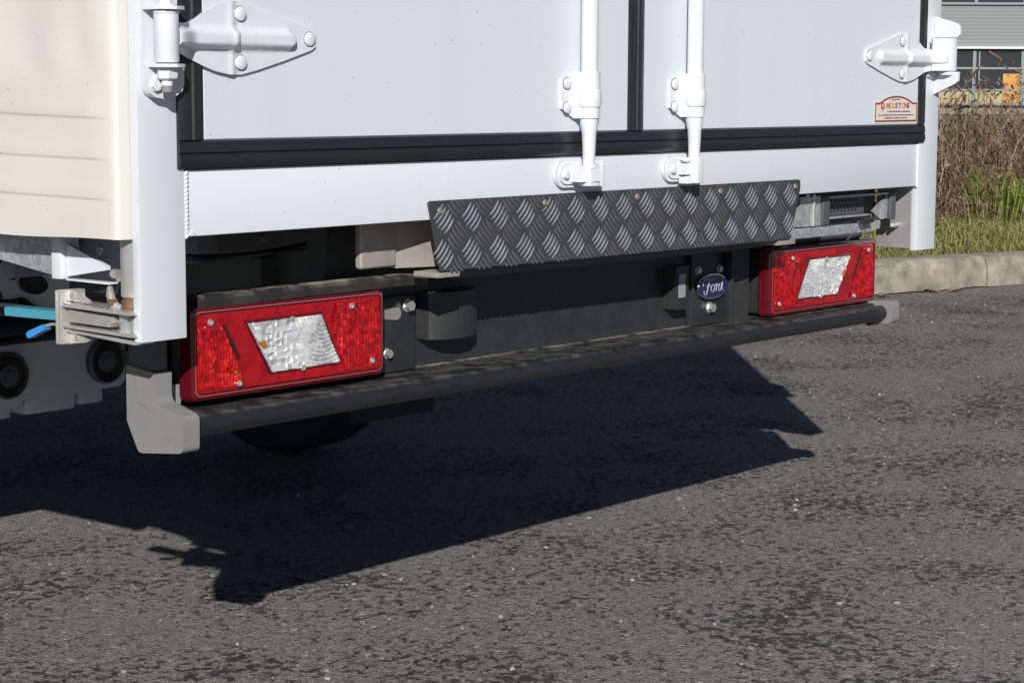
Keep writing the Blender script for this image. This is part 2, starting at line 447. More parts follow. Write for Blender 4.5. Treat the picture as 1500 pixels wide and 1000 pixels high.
# ------------------------------------------------------------------ the road
def asphalt():
    m, nt, p, N, L = nmat('worn_asphalt')
    geo = N.new('ShaderNodeNewGeometry')
    pos = geo.outputs['Position']
    def noise(sc, det=4, ro=0.55, vec=pos, dist=0.0):
        n = N.new('ShaderNodeTexNoise'); n.inputs['Scale'].default_value = sc; n.inputs['Detail'].default_value = det
        n.inputs['Roughness'].default_value = ro; n.inputs['Distortion'].default_value = dist
        L.new(vec, n.inputs['Vector']); return n.outputs['Fac']
    def rng_(v, a, b, c=0.0, d=1.0):
        r = N.new('ShaderNodeMapRange'); L.new(v, r.inputs['Value'])
        for k, x in zip(('From Min', 'From Max', 'To Min', 'To Max'), (a, b, c, d)): r.inputs[k].default_value = x
        return r.outputs['Result']
    def math_(op, a, b=None):
        n = N.new('ShaderNodeMath'); n.operation = op
        for i, x in enumerate((a, b)):
            if x is None: continue
            if isinstance(x, (int, float)): n.inputs[i].default_value = x
            else: L.new(x, n.inputs[i])
        return n.outputs[0]
    def mix(f, a, b):
        n = N.new('ShaderNodeMix'); n.data_type = 'RGBA'
        for k, x in zip(('Factor', 'A', 'B'), (f, a, b)):
            if isinstance(x, (tuple, list)): n.inputs[k].default_value = rgb(x)
            elif isinstance(x, float): n.inputs[k].default_value = x
            else: L.new(x, n.inputs[k])
        return n.outputs['Result']
    # wobble the lookup so that the stones are not round
    nw = N.new('ShaderNodeTexNoise'); nw.inputs['Scale'].default_value = 55; nw.inputs['Detail'].default_value = 2; L.new(pos, nw.inputs['Vector'])
    va = N.new('ShaderNodeVectorMath'); va.operation = 'SCALE'; va.inputs['Scale'].default_value = 0.022; L.new(nw.outputs['Color'], va.inputs[0])
    vb = N.new('ShaderNodeVectorMath'); vb.operation = 'ADD'; L.new(pos, vb.inputs[0]); L.new(va.outputs[0], vb.inputs[1])
    vec = vb.outputs[0]
    v1 = N.new('ShaderNodeTexVoronoi'); v1.inputs['Scale'].default_value = 85; L.new(vec, v1.inputs['Vector'])
    sp = N.new('ShaderNodeSeparateColor'); L.new(v1.outputs['Color'], sp.inputs[0])
    v2 = N.new('ShaderNodeTexVoronoi'); v2.feature = 'DISTANCE_TO_EDGE'; v2.inputs['Scale'].default_value = 85; L.new(vec, v2.inputs['Vector'])
    r = N.new('ShaderNodeValToRGB'); r.color_ramp.interpolation = 'LINEAR'
    e = r.color_ramp.elements
    e[0].position = 0.0; e[0].color = (0.235, 0.218, 0.20, 1)
    e[1].position = 1.0; e[1].color = (0.60, 0.555, 0.50, 1)
    for pz, c in ((0.30, (0.272, 0.256, 0.241)), (0.82, (0.318, 0.299, 0.281)), (0.94, (0.40, 0.36, 0.32))):
        k = e.new(pz); k.color = rgb(c)
    L.new(sp.outputs[0], r.inputs[0])
    grain = noise(420, 3, 0.7)
    base = mix(rng_(grain, 0.3, 0.75), r.outputs[0], (0.27, 0.255, 0.241))
    # a few reddish stones
    base = mix(rng_(sp.outputs[1], 0.95, 0.96, 0, 0.5), base, (0.36, 0.25, 0.19))
    # pits where the binder shows, gathered in worn patches
    pit = noise(52, 5, 0.66, dist=0.5)
    patch = noise(2.4, 7, 0.74)
    thr = rng_(patch, 0.40, 0.64, 0.635, 0.465)
    pm = rng_(math_('SUBTRACT', pit, thr), -0.015, 0.06)
    pit2 = noise(130, 3, 0.6, dist=0.4)
    pm2 = math_('MULTIPLY', rng_(pit2, 0.60, 0.66), rng_(patch, 0.36, 0.56, 0.65, 1.0))
    pits = math_('MAXIMUM', pm, pm2)
    col = mix(pits, base, (0.040, 0.039, 0.040))
    edge = rng_(v2.outputs['Distance'], 0.0, 0.10, 1.0, 0.0)
    edge = math_('MULTIPLY', edge, rng_(pit, 0.42, 0.58, 0.0, 0.75))
    col = mix(edge, col, (0.05, 0.048, 0.046))
    # slow tone drift
    big = noise(0.9, 4, 0.6)
    col = mix(rng_(big, 0.35, 0.7, 0.0, 0.22), col, (0.20, 0.19, 0.175))
    L.new(col, p.inputs['Base Color'])
    p.inputs['Roughness'].default_value = 0.85
    p.inputs['Specular IOR Level'].default_value = 0.3
    h = math_('SUBTRACT', math_('MULTIPLY', rng_(v2.outputs['Distance'], 0, 0.35), 0.5), math_('MULTIPLY', pits, 1.0))
    h = math_('ADD', h, math_('MULTIPLY', grain, 0.45))
    bp = N.new('ShaderNodeBump'); bp.inputs['Strength'].default_value = 1.0; bp.inputs['Distance'].default_value = 0.006
    L.new(h, bp.inputs['Height']); L.new(bp.outputs['Normal'], p.inputs['Normal'])
    return m
M['asphalt'] = asphalt()
bm = new_bm()
bmesh.ops.create_grid(bm, x_segments=40, y_segments=40, size=600)
road = obj('road', bm, M['asphalt'], zoff=0)
tag(road, 'worn grey asphalt with dark pits and pale chippings', kind='structure')

# ------------------------------------------------------------------ kerb, verge
KD = Vector((0.965, -0.263, 0)); KN = Vector((0.263, 0.965, 0)); KO = Vector((6.253, 2.479, 0))
def concrete(name, a, b):
    m, nt, p, N, L = nmat(name)
    geo = N.new('ShaderNodeNewGeometry')
    n = N.new('ShaderNodeTexNoise'); n.inputs['Scale'].default_value = 9; n.inputs['Detail'].default_value = 9; n.inputs['Roughness'].default_value = 0.7
    L.new(geo.outputs['Position'], n.inputs['Vector'])
    r = N.new('ShaderNodeValToRGB'); e = r.color_ramp.elements
    e[0].position = 0.33; e[0].color = rgb(a); e[1].position = 0.66; e[1].color = rgb(b)
    L.new(n.outputs['Fac'], r.inputs[0])
    n3 = N.new('ShaderNodeTexNoise'); n3.inputs['Scale'].default_value = 260; n3.inputs['Detail'].default_value = 2
    L.new(geo.outputs['Position'], n3.inputs['Vector'])
    m2 = N.new('ShaderNodeMix'); m2.data_type = 'RGBA'; m2.blend_type = 'MULTIPLY'; m2.inputs['Factor'].default_value = 0.5
    L.new(r.outputs[0], m2.inputs['A']); L.new(n3.outputs['Color'], m2.inputs['B'])
    r3 = N.new('ShaderNodeMapRange'); r3.inputs['To Min'].default_value = 0.7; r3.inputs['To Max'].default_value = 1.3
    L.new(n3.outputs['Fac'], r3.inputs['Value']); L.new(r3.outputs['Result'], m2.inputs['B'])
    L.new(m2.outputs['Result'], p.inputs['Base Color'])
    p.inputs['Roughness'].default_value = 0.9
    bp = N.new('ShaderNodeBump'); bp.inputs['Strength'].default_value = 0.6; bp.inputs['Distance'].default_value = 0.006
    L.new(n3.outputs['Fac'], bp.inputs['Height']); L.new(bp.outputs['Normal'], p.inputs['Normal'])
    return m
M['kerb'] = concrete('weathered_kerb_concrete', (0.16, 0.14, 0.115), (0.43, 0.38, 0.305))
M['joint'] = concrete('kerb_bedding', (0.09, 0.08, 0.07), (0.16, 0.14, 0.11))
M['lowwall'] = concrete('dark_stone', (0.10, 0.10, 0.105), (0.22, 0.21, 0.20))
M['tanwall'] = concrete('tan_stone', (0.22, 0.195, 0.15), (0.36, 0.31, 0.24))
# the kerb line: straight through the view, then turning away behind the truck
def kp(s):
    return KO + KD*s
line = [kp(s) for s in np.arange(16.0, -1.95, -0.9)]
ang0 = math.atan2(-KD.y, -KD.x)
pt = line[-1].copy(); a = ang0
for i in range(5):
    a -= R(20); pt = pt + Vector((math.cos(a), math.sin(a), 0))*0.62; line.append(pt.copy())
for i in range(14):
    pt = pt + Vector((math.cos(a), math.sin(a), 0))*0.9; line.append(pt.copy())
def kerb_norm(i):
    t = (line[min(i+1, len(line)-1)] - line[max(i-1, 0)]).normalized()
    return Vector((t.y, -t.x, 0))           # towards the verge
bm = new_bm()
for i in range(len(line)-1):
    p0, p1 = line[i], line[i+1]; n0, n1 = kerb_norm(i), kerb_norm(i+1)
    prism(bm, [(q.x, q.y) for q in (p0+n0*.012, p1+n1*.012, p1+n1*.16, p0+n0*.16)], 0.0, 0.132, 'Z')
kerb = obj('kerb', bm, M['joint'], zoff=0)
tag(kerb, 'mortar bed under the pale concrete kerb stones', kind='structure')
for i in range(len(line)-1):
    p0, p1 = line[i], line[i+1]; n0, n1 = kerb_norm(i), kerb_norm(i+1)
    t = (p1-p0).normalized()
    g = 0.004; jz = random.uniform(-.004, .004); jn = random.uniform(-.003, .003)
    a0, a1 = p0+t*g, p1-t*g
    b = bmesh.new()
    prof = [(0.0, 0.004), (0.0, 0.09), (0.012, 0.132), (0.03, 0.146), (0.13, 0.149), (0.13, 0.004)]
    K = 9
    rings = []
    for k in range(K+1):
        f = k/K; pp = a0.lerp(a1, f); nn = n0.lerp(n1, f).normalized()
        rings.append([b.verts.new(pp + nn*(u+jn+random.uniform(-.0022, .0022)) + Vector((0, 0, max(0.003, v+jz+random.uniform(-.0025, .0025))))) for u, v in prof])
    for A, B in zip(rings, rings[1:]):
        for q in range(len(prof)):
            b.faces.new((A[q], A[(q+1) % len(prof)], B[(q+1) % len(prof)], B[q]))
    b.faces.new(rings[0]); b.faces.new(rings[-1][::-1])
    obj('kerb_stone', put(new_bm(), b, 0.003, 1), M['kerb'], kerb, zoff=0, ang=0.9)

def ground_mat(name, cols, sc):
    m, nt, p, N, L = nmat(name)
    geo = N.new('ShaderNodeNewGeometry')
    n = N.new('ShaderNodeTexNoise'); n.inputs['Scale'].default_value = sc; n.inputs['Detail'].default_value = 10; n.inputs['Roughness'].default_value = 0.75
    L.new(geo.outputs['Position'], n.inputs['Vector'])
    r = N.new('ShaderNodeValToRGB'); e = r.color_ramp.elements
    e[0].position = 0.3; e[0].color = rgb(cols[0]); e[1].position = 0.72; e[1].color = rgb(cols[2])
    k = e.new(0.5); k.color = rgb(cols[1])
    L.new(n.outputs['Fac'], r.inputs[0]); L.new(r.outputs[0], p.inputs['Base Color'])
    p.inputs['Roughness'].default_value = 0.95
    bp = N.new('ShaderNodeBump'); bp.inputs['Strength'].default_value = 1.0; bp.inputs['Distance'].default_value = 0.03
    L.new(n.outputs['Fac'], bp.inputs['Height']); L.new(bp.outputs['Normal'], p.inputs['Normal'])
    return m
M['soil'] = ground_mat('verge_soil', [(0.045, 0.04, 0.022), (0.085, 0.085, 0.035), (0.14, 0.12, 0.06)], 6)

def verge_z(d):
    """Height of the verge a distance d behind the kerb face."""
    return float(np.interp(d, [0.1, 0.2, 1.2, 3, 8, 25, 70, 300], [0.125, 0.135, 0.185, 0.27, 0.33, 0.36, 0.42, 0.42]))
bm = new_bm()
ds = [0.125, 0.2, 0.5, 0.9, 1.4, 2, 3, 4.5, 7, 12, 20, 40, 70, 160, 300]
ss = list(np.arange(-1.3, 16, 0.45)) + [20, 30, 60, 150]
ss = [-1.3, -1.0, -0.6] + list(np.arange(-0.2, 16, 0.4)) + [20, 30, 60, 150]
gv = []
for s in ss:
    rowv = []
    for d in ds:
        sh = s if d < 3 else s*(1 + (d-3)*0.12) - (d-3)*0.06
        q = kp(sh) + KN*d
        wob = 0 if d < 0.15 else 0.02*math.sin(q.x*2.1+q.y*1.3)+0.012*math.sin(q.x*5+1)*math.cos(q.y*4.3)
        rowv.append(bm.verts.new((q.x, q.y, verge_z(d)+wob)))
    gv.append(rowv)
for A, B in zip(gv, gv[1:]):
    for k in range(len(ds)-1):
        bm.faces.new((A[k], B[k], B[k+1], A[k+1]))
bmesh.ops.recalc_face_normals(bm, faces=bm.faces[:])
verge = obj('verge_ground', bm, M['soil'], zoff=0)
tag(verge, 'rough earth bank rising behind the kerb', kind='structure')
if verge.data.polygons[0].normal.z < 0:
    verge.data.flip_normals()

# ------------------------------------------------------------------ the truck
truck = empty('box_truck', (0, 0, 0), None, 'white curtain-sided box truck seen from its rear corner with red tail lights', 'truck')
TOP = 2.25; LEN = 4.3
def part(name, bm, m, parent=None, **k):
    return obj(name, bm, m, parent or truck, **k)

# body shell out of frame (roof, right side, bulkhead, floor)
bm = new_bm(); box(bm, 0.01, 2.09, 0.02, LEN, TOP, TOP+0.05, 0.01); part('roof', bm, M['white'])
bm = new_bm(); box(bm, 2.07, 2.098, 0.096, LEN, -0.02, TOP-0.003, 0.003); part('side_wall', bm, M['white'])
bm = new_bm(); box(bm, 0.02, 2.06, LEN-0.03, LEN-0.003, 0.0, TOP-0.003); part('bulkhead', bm, M['white'])
bm = new_bm(); box(bm, 0.03, 2.06, 0.055, LEN-0.04, 0.0, 0.05); part('floor_deck', bm, M['dark'])
for y in np.arange(0.55, LEN, 0.42):
    bm = new_bm(); box(bm, 0.06, 2.04, y, y+0.05, -0.075, -0.003, 0.004, 1); part('floor_bearer', bm, M['dark'])

# left side curtain, wrapped round the rear pole, with welded overlaps and slack pleats
ys = [0.0165, 0.0167, 0.0172, 0.0182, 0.0200, 0.0235, 0.0275, 0.033] + list(np.arange(0.042, 0.62, 0.0085)) + list(np.arange(0.66, LEN, 0.12)) + [LEN-0.01]
zs = sorted(list(np.arange(-0.0245, 0.42, 0.0052)) + [z0+k*0.0009 for z0 in (0.128, 0.076, 0.0255) for k in range(-4, 11)]) + list(np.arange(0.45, TOP, 0.1)) + [TOP-0.004]
wrapx = {0: 0.0005, 1: -0.004, 2: -0.0085, 3: -0.0135, 4: -0.0172, 5: -0.0192, 6: -0.0200, 7: -0.0203}
def curtain_x(y, z, i):
    x = wrapx.get(i, -0.0205)
    if i >= 5:
        f = min(1, (y-0.0235)/0.04)
        for zf, slope in ((0.128, .006), (0.076, .004), (0.0255, .003)):
            zz = zf + slope*min(1, y/0.3) - 0.012*max(0, y-0.02)*0
            t = (z-zz)/0.0007
            x -= 0.0014*f/(1+math.exp(-max(-30, min(30, t)))) + 0.0004*f*math.exp(-((z-zz-0.010)/0.008)**2)
        up_ = 1/(1+math.exp(-(z-0.200)/0.014))
        x -= up_*f*(0.0030 + 0.0034*math.sin(y*46+2*math.sin(y*9))*math.exp(-(z-0.2)/0.05 if z > 0.2 else 0) + 0.004*math.sin(y*8.5+z*9+1.0))
        x -= 0.0007*f*math.sin(y*31+z*17) + 0.0006*f*math.sin(y*13-z*41)
    return x
bm = new_bm()
cv = [[bm.verts.new((curtain_x(y, z, i), y, z + (0.0012*math.sin(y*22) if z < -0.02 else 0) - (0.0035*min(1, y/0.3) if z < 0.0 else 0))) for z in zs] for i, y in enumerate(ys)]
for A, B in zip(cv, cv[1:]):
    for k in range(len(zs)-1):
        bm.faces.new((A[k], A[k+1], B[k+1], B[k]))
r_ = bmesh.ops.extrude_face_region(bm, geom=bm.faces[:])
for v in [g for g in r_['geom'] if isinstance(g, bmesh.types.BMVert)]:
    v.co.x += 0.0025
bmesh.ops.recalc_face_normals(bm, faces=bm.faces[:])
cur = part('side_curtain', bm, M['curtain'], ang=1.0, label='cream side curtain with welded horizontal folds')

# rear corner posts
for side in (0, 1):
    mt = Matrix.Identity(4) if side == 0 else Matrix.Translation((2.1, 0, 0)) @ Matrix.Scale(-1, 4, (1, 0, 0))
    bm = new_bm()
    box(bm, 0.0, 0.0765, 0.0, 0.0145, -0.156, TOP, 0.0018, 2, mt)
    po = part('corner_post', bm, M['white'], label=None)
    bm = new_bm()
    box(bm, 0.0705, 0.0758, 0.0147, 0.095, -0.153, TOP-0.002, 0.001, 1, mt)
    part('post_web', bm, M['alu2'], po)
    if side == 1:
        bm = new_bm(); box(bm, 0.001, 0.07, 0.0147, 0.095, -0.1535, TOP-0.003, 0.002, 1, mt); part('post_tube', bm, M['white'], po)
        bm = new_bm(); cyl(bm, (2.024, 0.045, -0.105), (2.006, 0.045, -0.105), 0.0055, n=12, bevel=0.001); cyl(bm, (2.006, 0.045, -0.105), (1.994, 0.040, -0.104), 0.004, n=10)
        part('bolt', bm, M['bolt'], po)
    posts = po
# rear sill with weld beads
bm = new_bm(); box(bm, 0.078, 2.022, 0.002, 0.05, -0.0246, 0.0622, 0.0025, 2); sill = part('rear_sill', bm, M['white'])
for x, r0 in ((0.0795, 0.0043), (2.0205, 0.0035)):
    bm = new_bm()
    for k in range(16):
        z = -0.0235 + k*0.0054
        b = bmesh.new(); bmesh.ops.create_uvsphere(b, u_segments=10, v_segments=7, radius=1)
        for v in b.verts:
            v.co = Vector((x + v.co.x*r0*random.uniform(.85, 1.1), 0.0015+v.co.y*0.003, z + v.co.z*0.0038 + v.co.x*0.0015))
        put(bm, b)
    part('weld_bead', bm, M['hardware'], sill)
# little tags of weld spatter at the lower left joint
bm = new_bm(); box(bm, 0.082, 0.092, -0.002, 0.004, -0.0238, -0.0185, 0.0015); part('weld_bead', bm, M['hardware'], sill)

# unseen dark sheet behind the doors and seals keeps the light out
bm = new_bm(); box(bm, 0.0785, 2.0215, 0.03, 0.045, 0.064, TOP-0.01); part('door_backing', bm, M['dark'])

# doors, each with its own rubber seal
ZB = 0.100
def seal_strip(bm, a, b, w0, w1, vertical, mt=None):
    """A rubber strip with two rounded lips and a groove: section across (u) and out (y)."""
    sec = [(0.0, 0.012), (0.0, -0.0035), (0.1, -0.0062), (0.3, -0.0072), (0.46, -0.0064), (0.52, -0.0042), (0.58, -0.0066), (0.8, -0.0058), (0.96, -0.0044), (1.0, -0.0025), (1.0, 0.012)]
    b_ = bmesh.new()
    A, B = [], []
    for u, y in sec:
        c = w0 + (w1-w0)*u
        A.append(b_.verts.new((c, y, a) if vertical else (a, y, c)))
        B.append(b_.verts.new((c, y, b) if vertical else (b, y, c)))
    n = len(sec)
    for i in range(n):
        b_.faces.new((A[i], A[(i+1) % n], B[(i+1) % n], B[i]))
    b_.faces.new(A[::-1]); b_.faces.new(B)
    put(bm, b_, 0, 2, mt)
doors = []
for side in (0, 1):
    x0, x1 = ((0.1085, 1.0305) if side == 0 else (1.0725, 2.0085))
    bm = new_bm(); box(bm, x0, x1, -0.002, 0.026, ZB, TOP-0.02, 0.0015, 1)
    d = part('door', bm, M['panel'])
    doors.append(d)
    # hinge-side, bottom and meeting seals
    bm = new_bm()
    if side == 0:
        seal_strip(bm, 0.1005, TOP-0.02, 0.0640, 0.1075, True); part('door_seal', bm, M['seal'], d)
        bm = new_bm(); seal_strip(bm, TOP-0.02, 0.1005, 1.0508, 1.0312, True); part('door_seal', bm, M['seal'], d)
        bm = new_bm(); seal_strip(bm, 0.0640, 1.0508, 0.0635, 0.0998, False); part('door_seal', bm, M['seal'], d)
    else:
        seal_strip(bm, TOP-0.02, 0.1005, 2.0345, 2.0095, True); part('door_seal', bm, M['seal'], d)
        bm = new_bm(); seal_strip(bm, 0.1005, TOP-0.02, 1.0515, 1.0716, True); part('door_seal', bm, M['seal'], d)
        bm = new_bm(); seal_strip(bm, 1.0515, 2.0345, 0.0635, 0.0998, False); part('door_seal', bm, M['seal'], d)

# rivets
RX = (R(90), 0, 0)
rivet = Piece('rivet', lambda b: lathe(b, [(0.0096, 0.0), (0.0096, 0.0012), (0.0088, 0.0028), (0.0062, 0.0040), (0.0025, 0.0044)], (0, 0, 0), (0, -1, 0), 20), M['hardware'])
rivet_ring = Piece('rivet_ring', lambda b: lathe(b, [(0.0108, 0.0), (0.0108, 0.0005), (0.0102, 0.0007)], (0, 0, 0), (0, -1, 0), 20), M['scuff'])

def hexb(b, r, h, n=6, flange=0.0):
    if flange: lathe(b, [(flange, 0), (flange, h*.18), (flange*.96, h*.25)], (0, 0, 0), (0, -1, 0), 20)
    bb = bmesh.new()
    A = [bb.verts.new((r*math.cos(k*math.pi/3+.2), 0 if not flange else -h*.25, r*math.sin(k*math.pi/3+.2))) for k in range(6)]
    B = [bb.verts.new((v.co.x, -h, v.co.z)) for v in A]
    bb.faces.new(A); bb.faces.new(B[::-1])
    for i in range(6): bb.faces.new((A[i], A[(i+1) % 6], B[(i+1) % 6], B[i]))
    put(b, bb, r*.12, 2)

# hinges: strap on the door, knuckle, pin and bracket on the post
def hinge(side):
    mt = Matrix.Identity(4) if side == 0 else Matrix.Translation((2.1, 0, 0)) @ Matrix.Scale(-1, 4, (1, 0, 0))
    mx = (lambda x: x) if side == 0 else (lambda x: 2.1-x)
    # strap: a pressed plate, its height field carries the long rib and the cross ridge
    up_e = [(0.040, 0.2485), (0.066, 0.2490), (0.084, 0.2520), (0.102, 0.2620), (0.125, 0.2730), (0.148, 0.2800), (0.172, 0.2800), (0.200, 0.2720), (0.250, 0.2600), (0.300, 0.2480), (0.3085, 0.2430)]
    lo_e = [(0.040, 0.2120), (0.066, 0.2080), (0.084, 0.2030), (0.102, 0.1960), (0.125, 0.1890), (0.148, 0.1850), (0.172, 0.1850), (0.200, 0.1910), (0.250, 0.2040), (0.300, 0.2185), (0.3085, 0.2235)]
    U = [p[0] for p in up_e]
    xs = sorted(set([round(x, 4) for x in np.linspace(0.040, 0.3085, 90)]))
    NT = 26
    def sm(t):
        t = max(0, min(1, t)); return t*t*(3-2*t)
    def height(x, z):
        h = 0.0045
        w = 0.0135*sm((0.272-x)/0.016)           # rib half width, tapering to its end
        rib = sm(1 - (abs(z-0.2310)-w*0.45)/(w*0.75+1e-5)) if w > 1e-4 else 0
        amp = 0.0125 if x < 0.158 else 0.0100
        amp *= sm((0.272-x)/0.010)
        h += amp*rib
        # the cross ridge over the rivets
        h += 0.0030*math.exp(-((x-0.155)/0.0055)**2)*(1-rib) + 0.0022*math.exp(-((x-0.153)/0.005)**2)*rib
        h += 0.0035*sm((0.158-x)/0.01)*0.6
        h += 0.020*sm((0.085-x)/0.045)
        return h
    bm = new_bm()
    b = bmesh.new()
    g0, g1 = [], []
    for x in xs:
        zu = np.interp(x, U, [p[1] for p in up_e]); zl = np.interp(x, U, [p[1] for p in lo_e])
        c0, c1 = [], []
        for k in range(NT+1):
            z = zl + (zu-zl)*k/NT
            c0.append(b.verts.new((x, -0.002-height(x, z), z)))
            c1.append(b.verts.new((x, -0.002-height(x, z)+0.0042, z)))
        g0.append(c0); g1.append(c1)
    for i in range(len(xs)-1):
        for k in range(NT):
            b.faces.new((g0[i][k], g0[i+1][k], g0[i+1][k+1], g0[i][k+1]))
            b.faces.new((g1[i][k], g1[i][k+1], g1[i+1][k+1], g1[i+1][k]))
        for k in (0, NT):
            b.faces.new((g0[i][k], g1[i][k], g1[i+1][k], g0[i+1][k]) if k == 0 else (g0[i][k], g0[i+1][k], g1[i+1][k], g1[i][k]))
    for i in (0, len(xs)-1):
        for k in range(NT):
            b.faces.new((g0[i][k], g0[i][k+1], g1[i][k+1], g1[i][k]))
    put(bm, b, 0, 2, mt)
    root = part('hinge', bm, M['hardware'], ang=0.9)
    for (x, z, dy) in ((0.1695, 0.2640, -0.0075), (0.2965, 0.2335, -0.0066), (0.1695, 0.2005, -0.0075)):
        rivet_ring.at(root, (mx(x), dy+0.0006, z)); rivet.at(root, (mx(x), dy, z))
    # knuckle barrel
    kx, ky = 0.0255, -0.0285
    bm = new_bm()
    lathe(bm, [(0.0125, 0.1985), (0.0150, 0.1990), (0.0157, 0.2005), (0.0157, 0.2590), (0.0165, 0.2600), (0.0165, 0.2625), (0.0140, 0.2632)], (kx, ky, 0), (0, 0, 1), 28, mt)
    part('knuckle', bm, M['hardware'], root)
    # bracket on the post: base plate, two flanges
    bm = new_bm()
    zt = 0.36 if side == 0 else 0.315
    base = [(0.006, 0.168), (0.010, 0.160), (0.018, 0.1555), (0.034, 0.1535), (0.050, 0.158), (0.061, 0.165), (0.0635, 0.172), (0.0635, 0.190), (0.058, 0.196), (0.058, 0.266), (0.0635, 0.272), (0.0635, zt), (0.006, zt)]
    if side == 1:
        base = [(0.024, 0.190), (0.058, 0.196), (0.058, 0.266), (0.024, 0.272)]
    prism(bm, base, -0.0055, -0.0008, 'Y', 0.0012, 2, mt)
    if side == 0: prism(bm, [(0.0065, 0.168), (0.010, 0.160), (0.018, 0.1555), (0.034, 0.1530), (0.050, 0.1560), (0.062, 0.1630), (0.0655, 0.172), (0.0655, 0.1925), (0.0065, 0.1925)], -0.0150, -0.0056, 'Y', 0.0016, 2, mt)
    for z in (0.1930, 0.2645) if side == 0 else ():
        prism(bm, [(0.006, -0.0056), (0.006, -0.036), (0.012, -0.046), (0.024, -0.0505), (0.038, -0.047), (0.050, -0.036), (0.060, -0.0056)], z-0.0002, z+0.0042, 'Z', 0.001, 2, mt)
    if side == 1:
        prism(bm, [(2.030, -0.0200), (2.048, -0.0340), (2.066, -0.0455), (2.078, -0.0475), (2.088, -0.0440), (2.0925, -0.0350), (2.0905, -0.0300), (2.078, -0.0420), (2.060, -0.0360), (2.034, -0.0150)], 0.2075, 0.2720, 'Z', 0.001)
        for pts in ([(0.0, 0.2745), (-0.050, 0.2745), (-0.056, 0.279), (-0.056, 0.296), (-0.048, 0.303), (0.0, 0.317)],
                    [(0.0, 0.160), (-0.049, 0.182), (-0.055, 0.187), (-0.056, 0.2055), (0.0, 0.2055)]):
            prism(bm, [(y-0.0008, z) for y, z in pts], 2.073, 2.079, 'X', 0.0012)
    part('hinge_bracket', bm, M['hardware'], root)
    if side == 1: return root
    bm = new_bm()
    b = bmesh.new(); hexb(b, 0.0118, 0.010)
    put(bm, b, 0, 2, Matrix.Translation((mx(kx), ky, 0.2690)) @ Matrix.Rotation(R(90), 4, 'X') @ Matrix.Scale(-1, 4, (0, 1, 0)) @ Matrix.Scale(-1, 4, (1, 0, 0)))
    lathe(bm, [(0.0125, 0.2688), (0.0125, 0.2705)], (kx, ky, 0), (0, 0, 1), 20, mt)
    part('pin_head', bm, M['hardware'], root)
    bm = new_bm()
    lathe(bm, [(0.0105, 0.1772), (0.0130, 0.1790), (0.0140, 0.1840), (0.0140, 0.1900), (0.0146, 0.1926)], (kx, ky, 0), (0, 0, 1), 6, mt)
    lathe(bm, [(0.0072, 0.1765), (0.0074, 0.1700)], (kx, ky, 0), (0, 0, 1), 16, mt)
    part('pin_nut', bm, M['hardware'], root)
    bm = new_bm()
    lathe(bm, [(0.0055, 0.1608), (0.0070, 0.1622), (0.0070, 0.1698)], (kx, ky, 0), (0, 0, 1), 14, mt)
    part('pin_end', bm, M['cap'], root)
    if side == 0:
        b = new_bm(); hexb(b, 0.0072, 0.0055, flange=0.0085)
        bmesh.ops.translate(b, verts=b.verts[:], vec=(0.0165, -0.0152, 0.1700)); part('bolt', b, M['hardware'], root)
    return root
hinge(0); hinge(1)

# lock rods with guides, cams and keepers
def lock_rod(xr):
    """xr = rod centre; the rod stands 22 mm off the door."""
    yr = -0.0235; rr = 0.0138
    bm = new_bm()
    lathe(bm, [(rr, 0.1945), (rr, TOP-0.05)], (xr, yr, 0), (0, 0, 1), 24)
    # lower rod: flared collar and tapering end
    lathe(bm, [(0.0098, 0.040), (0.0100, 0.060), (0.0118, 0.0985), (0.0145, 0.1120), (0.0150, 0.1200), (0.0150, 0.1215)], (xr, yr, 0), (0, 0, 1), 24)
    root = part('lock_rod', bm, M['hardware'])
    # saddle guide: flat ear with two rivets, hump over the rod
    sec = [(-0.050, -0.0025), (-0.050, -0.0075), (-0.0205, -0.0080), (-0.0175, -0.0100), (-0.0165, -0.0240)]
    sec += [(0.0170*math.cos(t), -0.0235-0.0172*math.sin(t)) for t in np.linspace(math.pi*0.93, 0.07*math.pi, 13)]
    sec += [(0.0175, -0.0240), (0.0180, -0.0025)]
    bm = new_bm()
    prism(bm, [(xr+x, y) for x, y in sec], 0.1218, 0.1946, 'Z', 0.0012, 2)
    # clip the ear's lower and upper corners
    for v in bm.verts:
        if v.co.x < xr-0.030:
            f = min(1, (xr-0.030-v.co.x)/0.020)
            if v.co.z < 0.15: v.co.z += 0.015*f
            else: v.co.z -= 0.0095*f
    part('rod_guide', bm, M['hardware'], root)
    bm = new_bm()
    lathe(bm, [(0.0184, 0.140), (0.0190, 0.1425), (0.0190, 0.164), (0.0184, 0.1665)], (xr, yr-0.0006, 0), (0, 0, 1), 28)
    part('rod_sleeve', bm, M['hardware'], root)
    for z in (0.1765, 0.1385):
        rivet_ring.at(root, (xr-0.0375, -0.0076, z), scale=0.95); rivet.at(root, (xr-0.0375, -0.0081, z), scale=0.95)
    return root
rodL = lock_rod(0.899)
rodR = lock_rod(1.192)
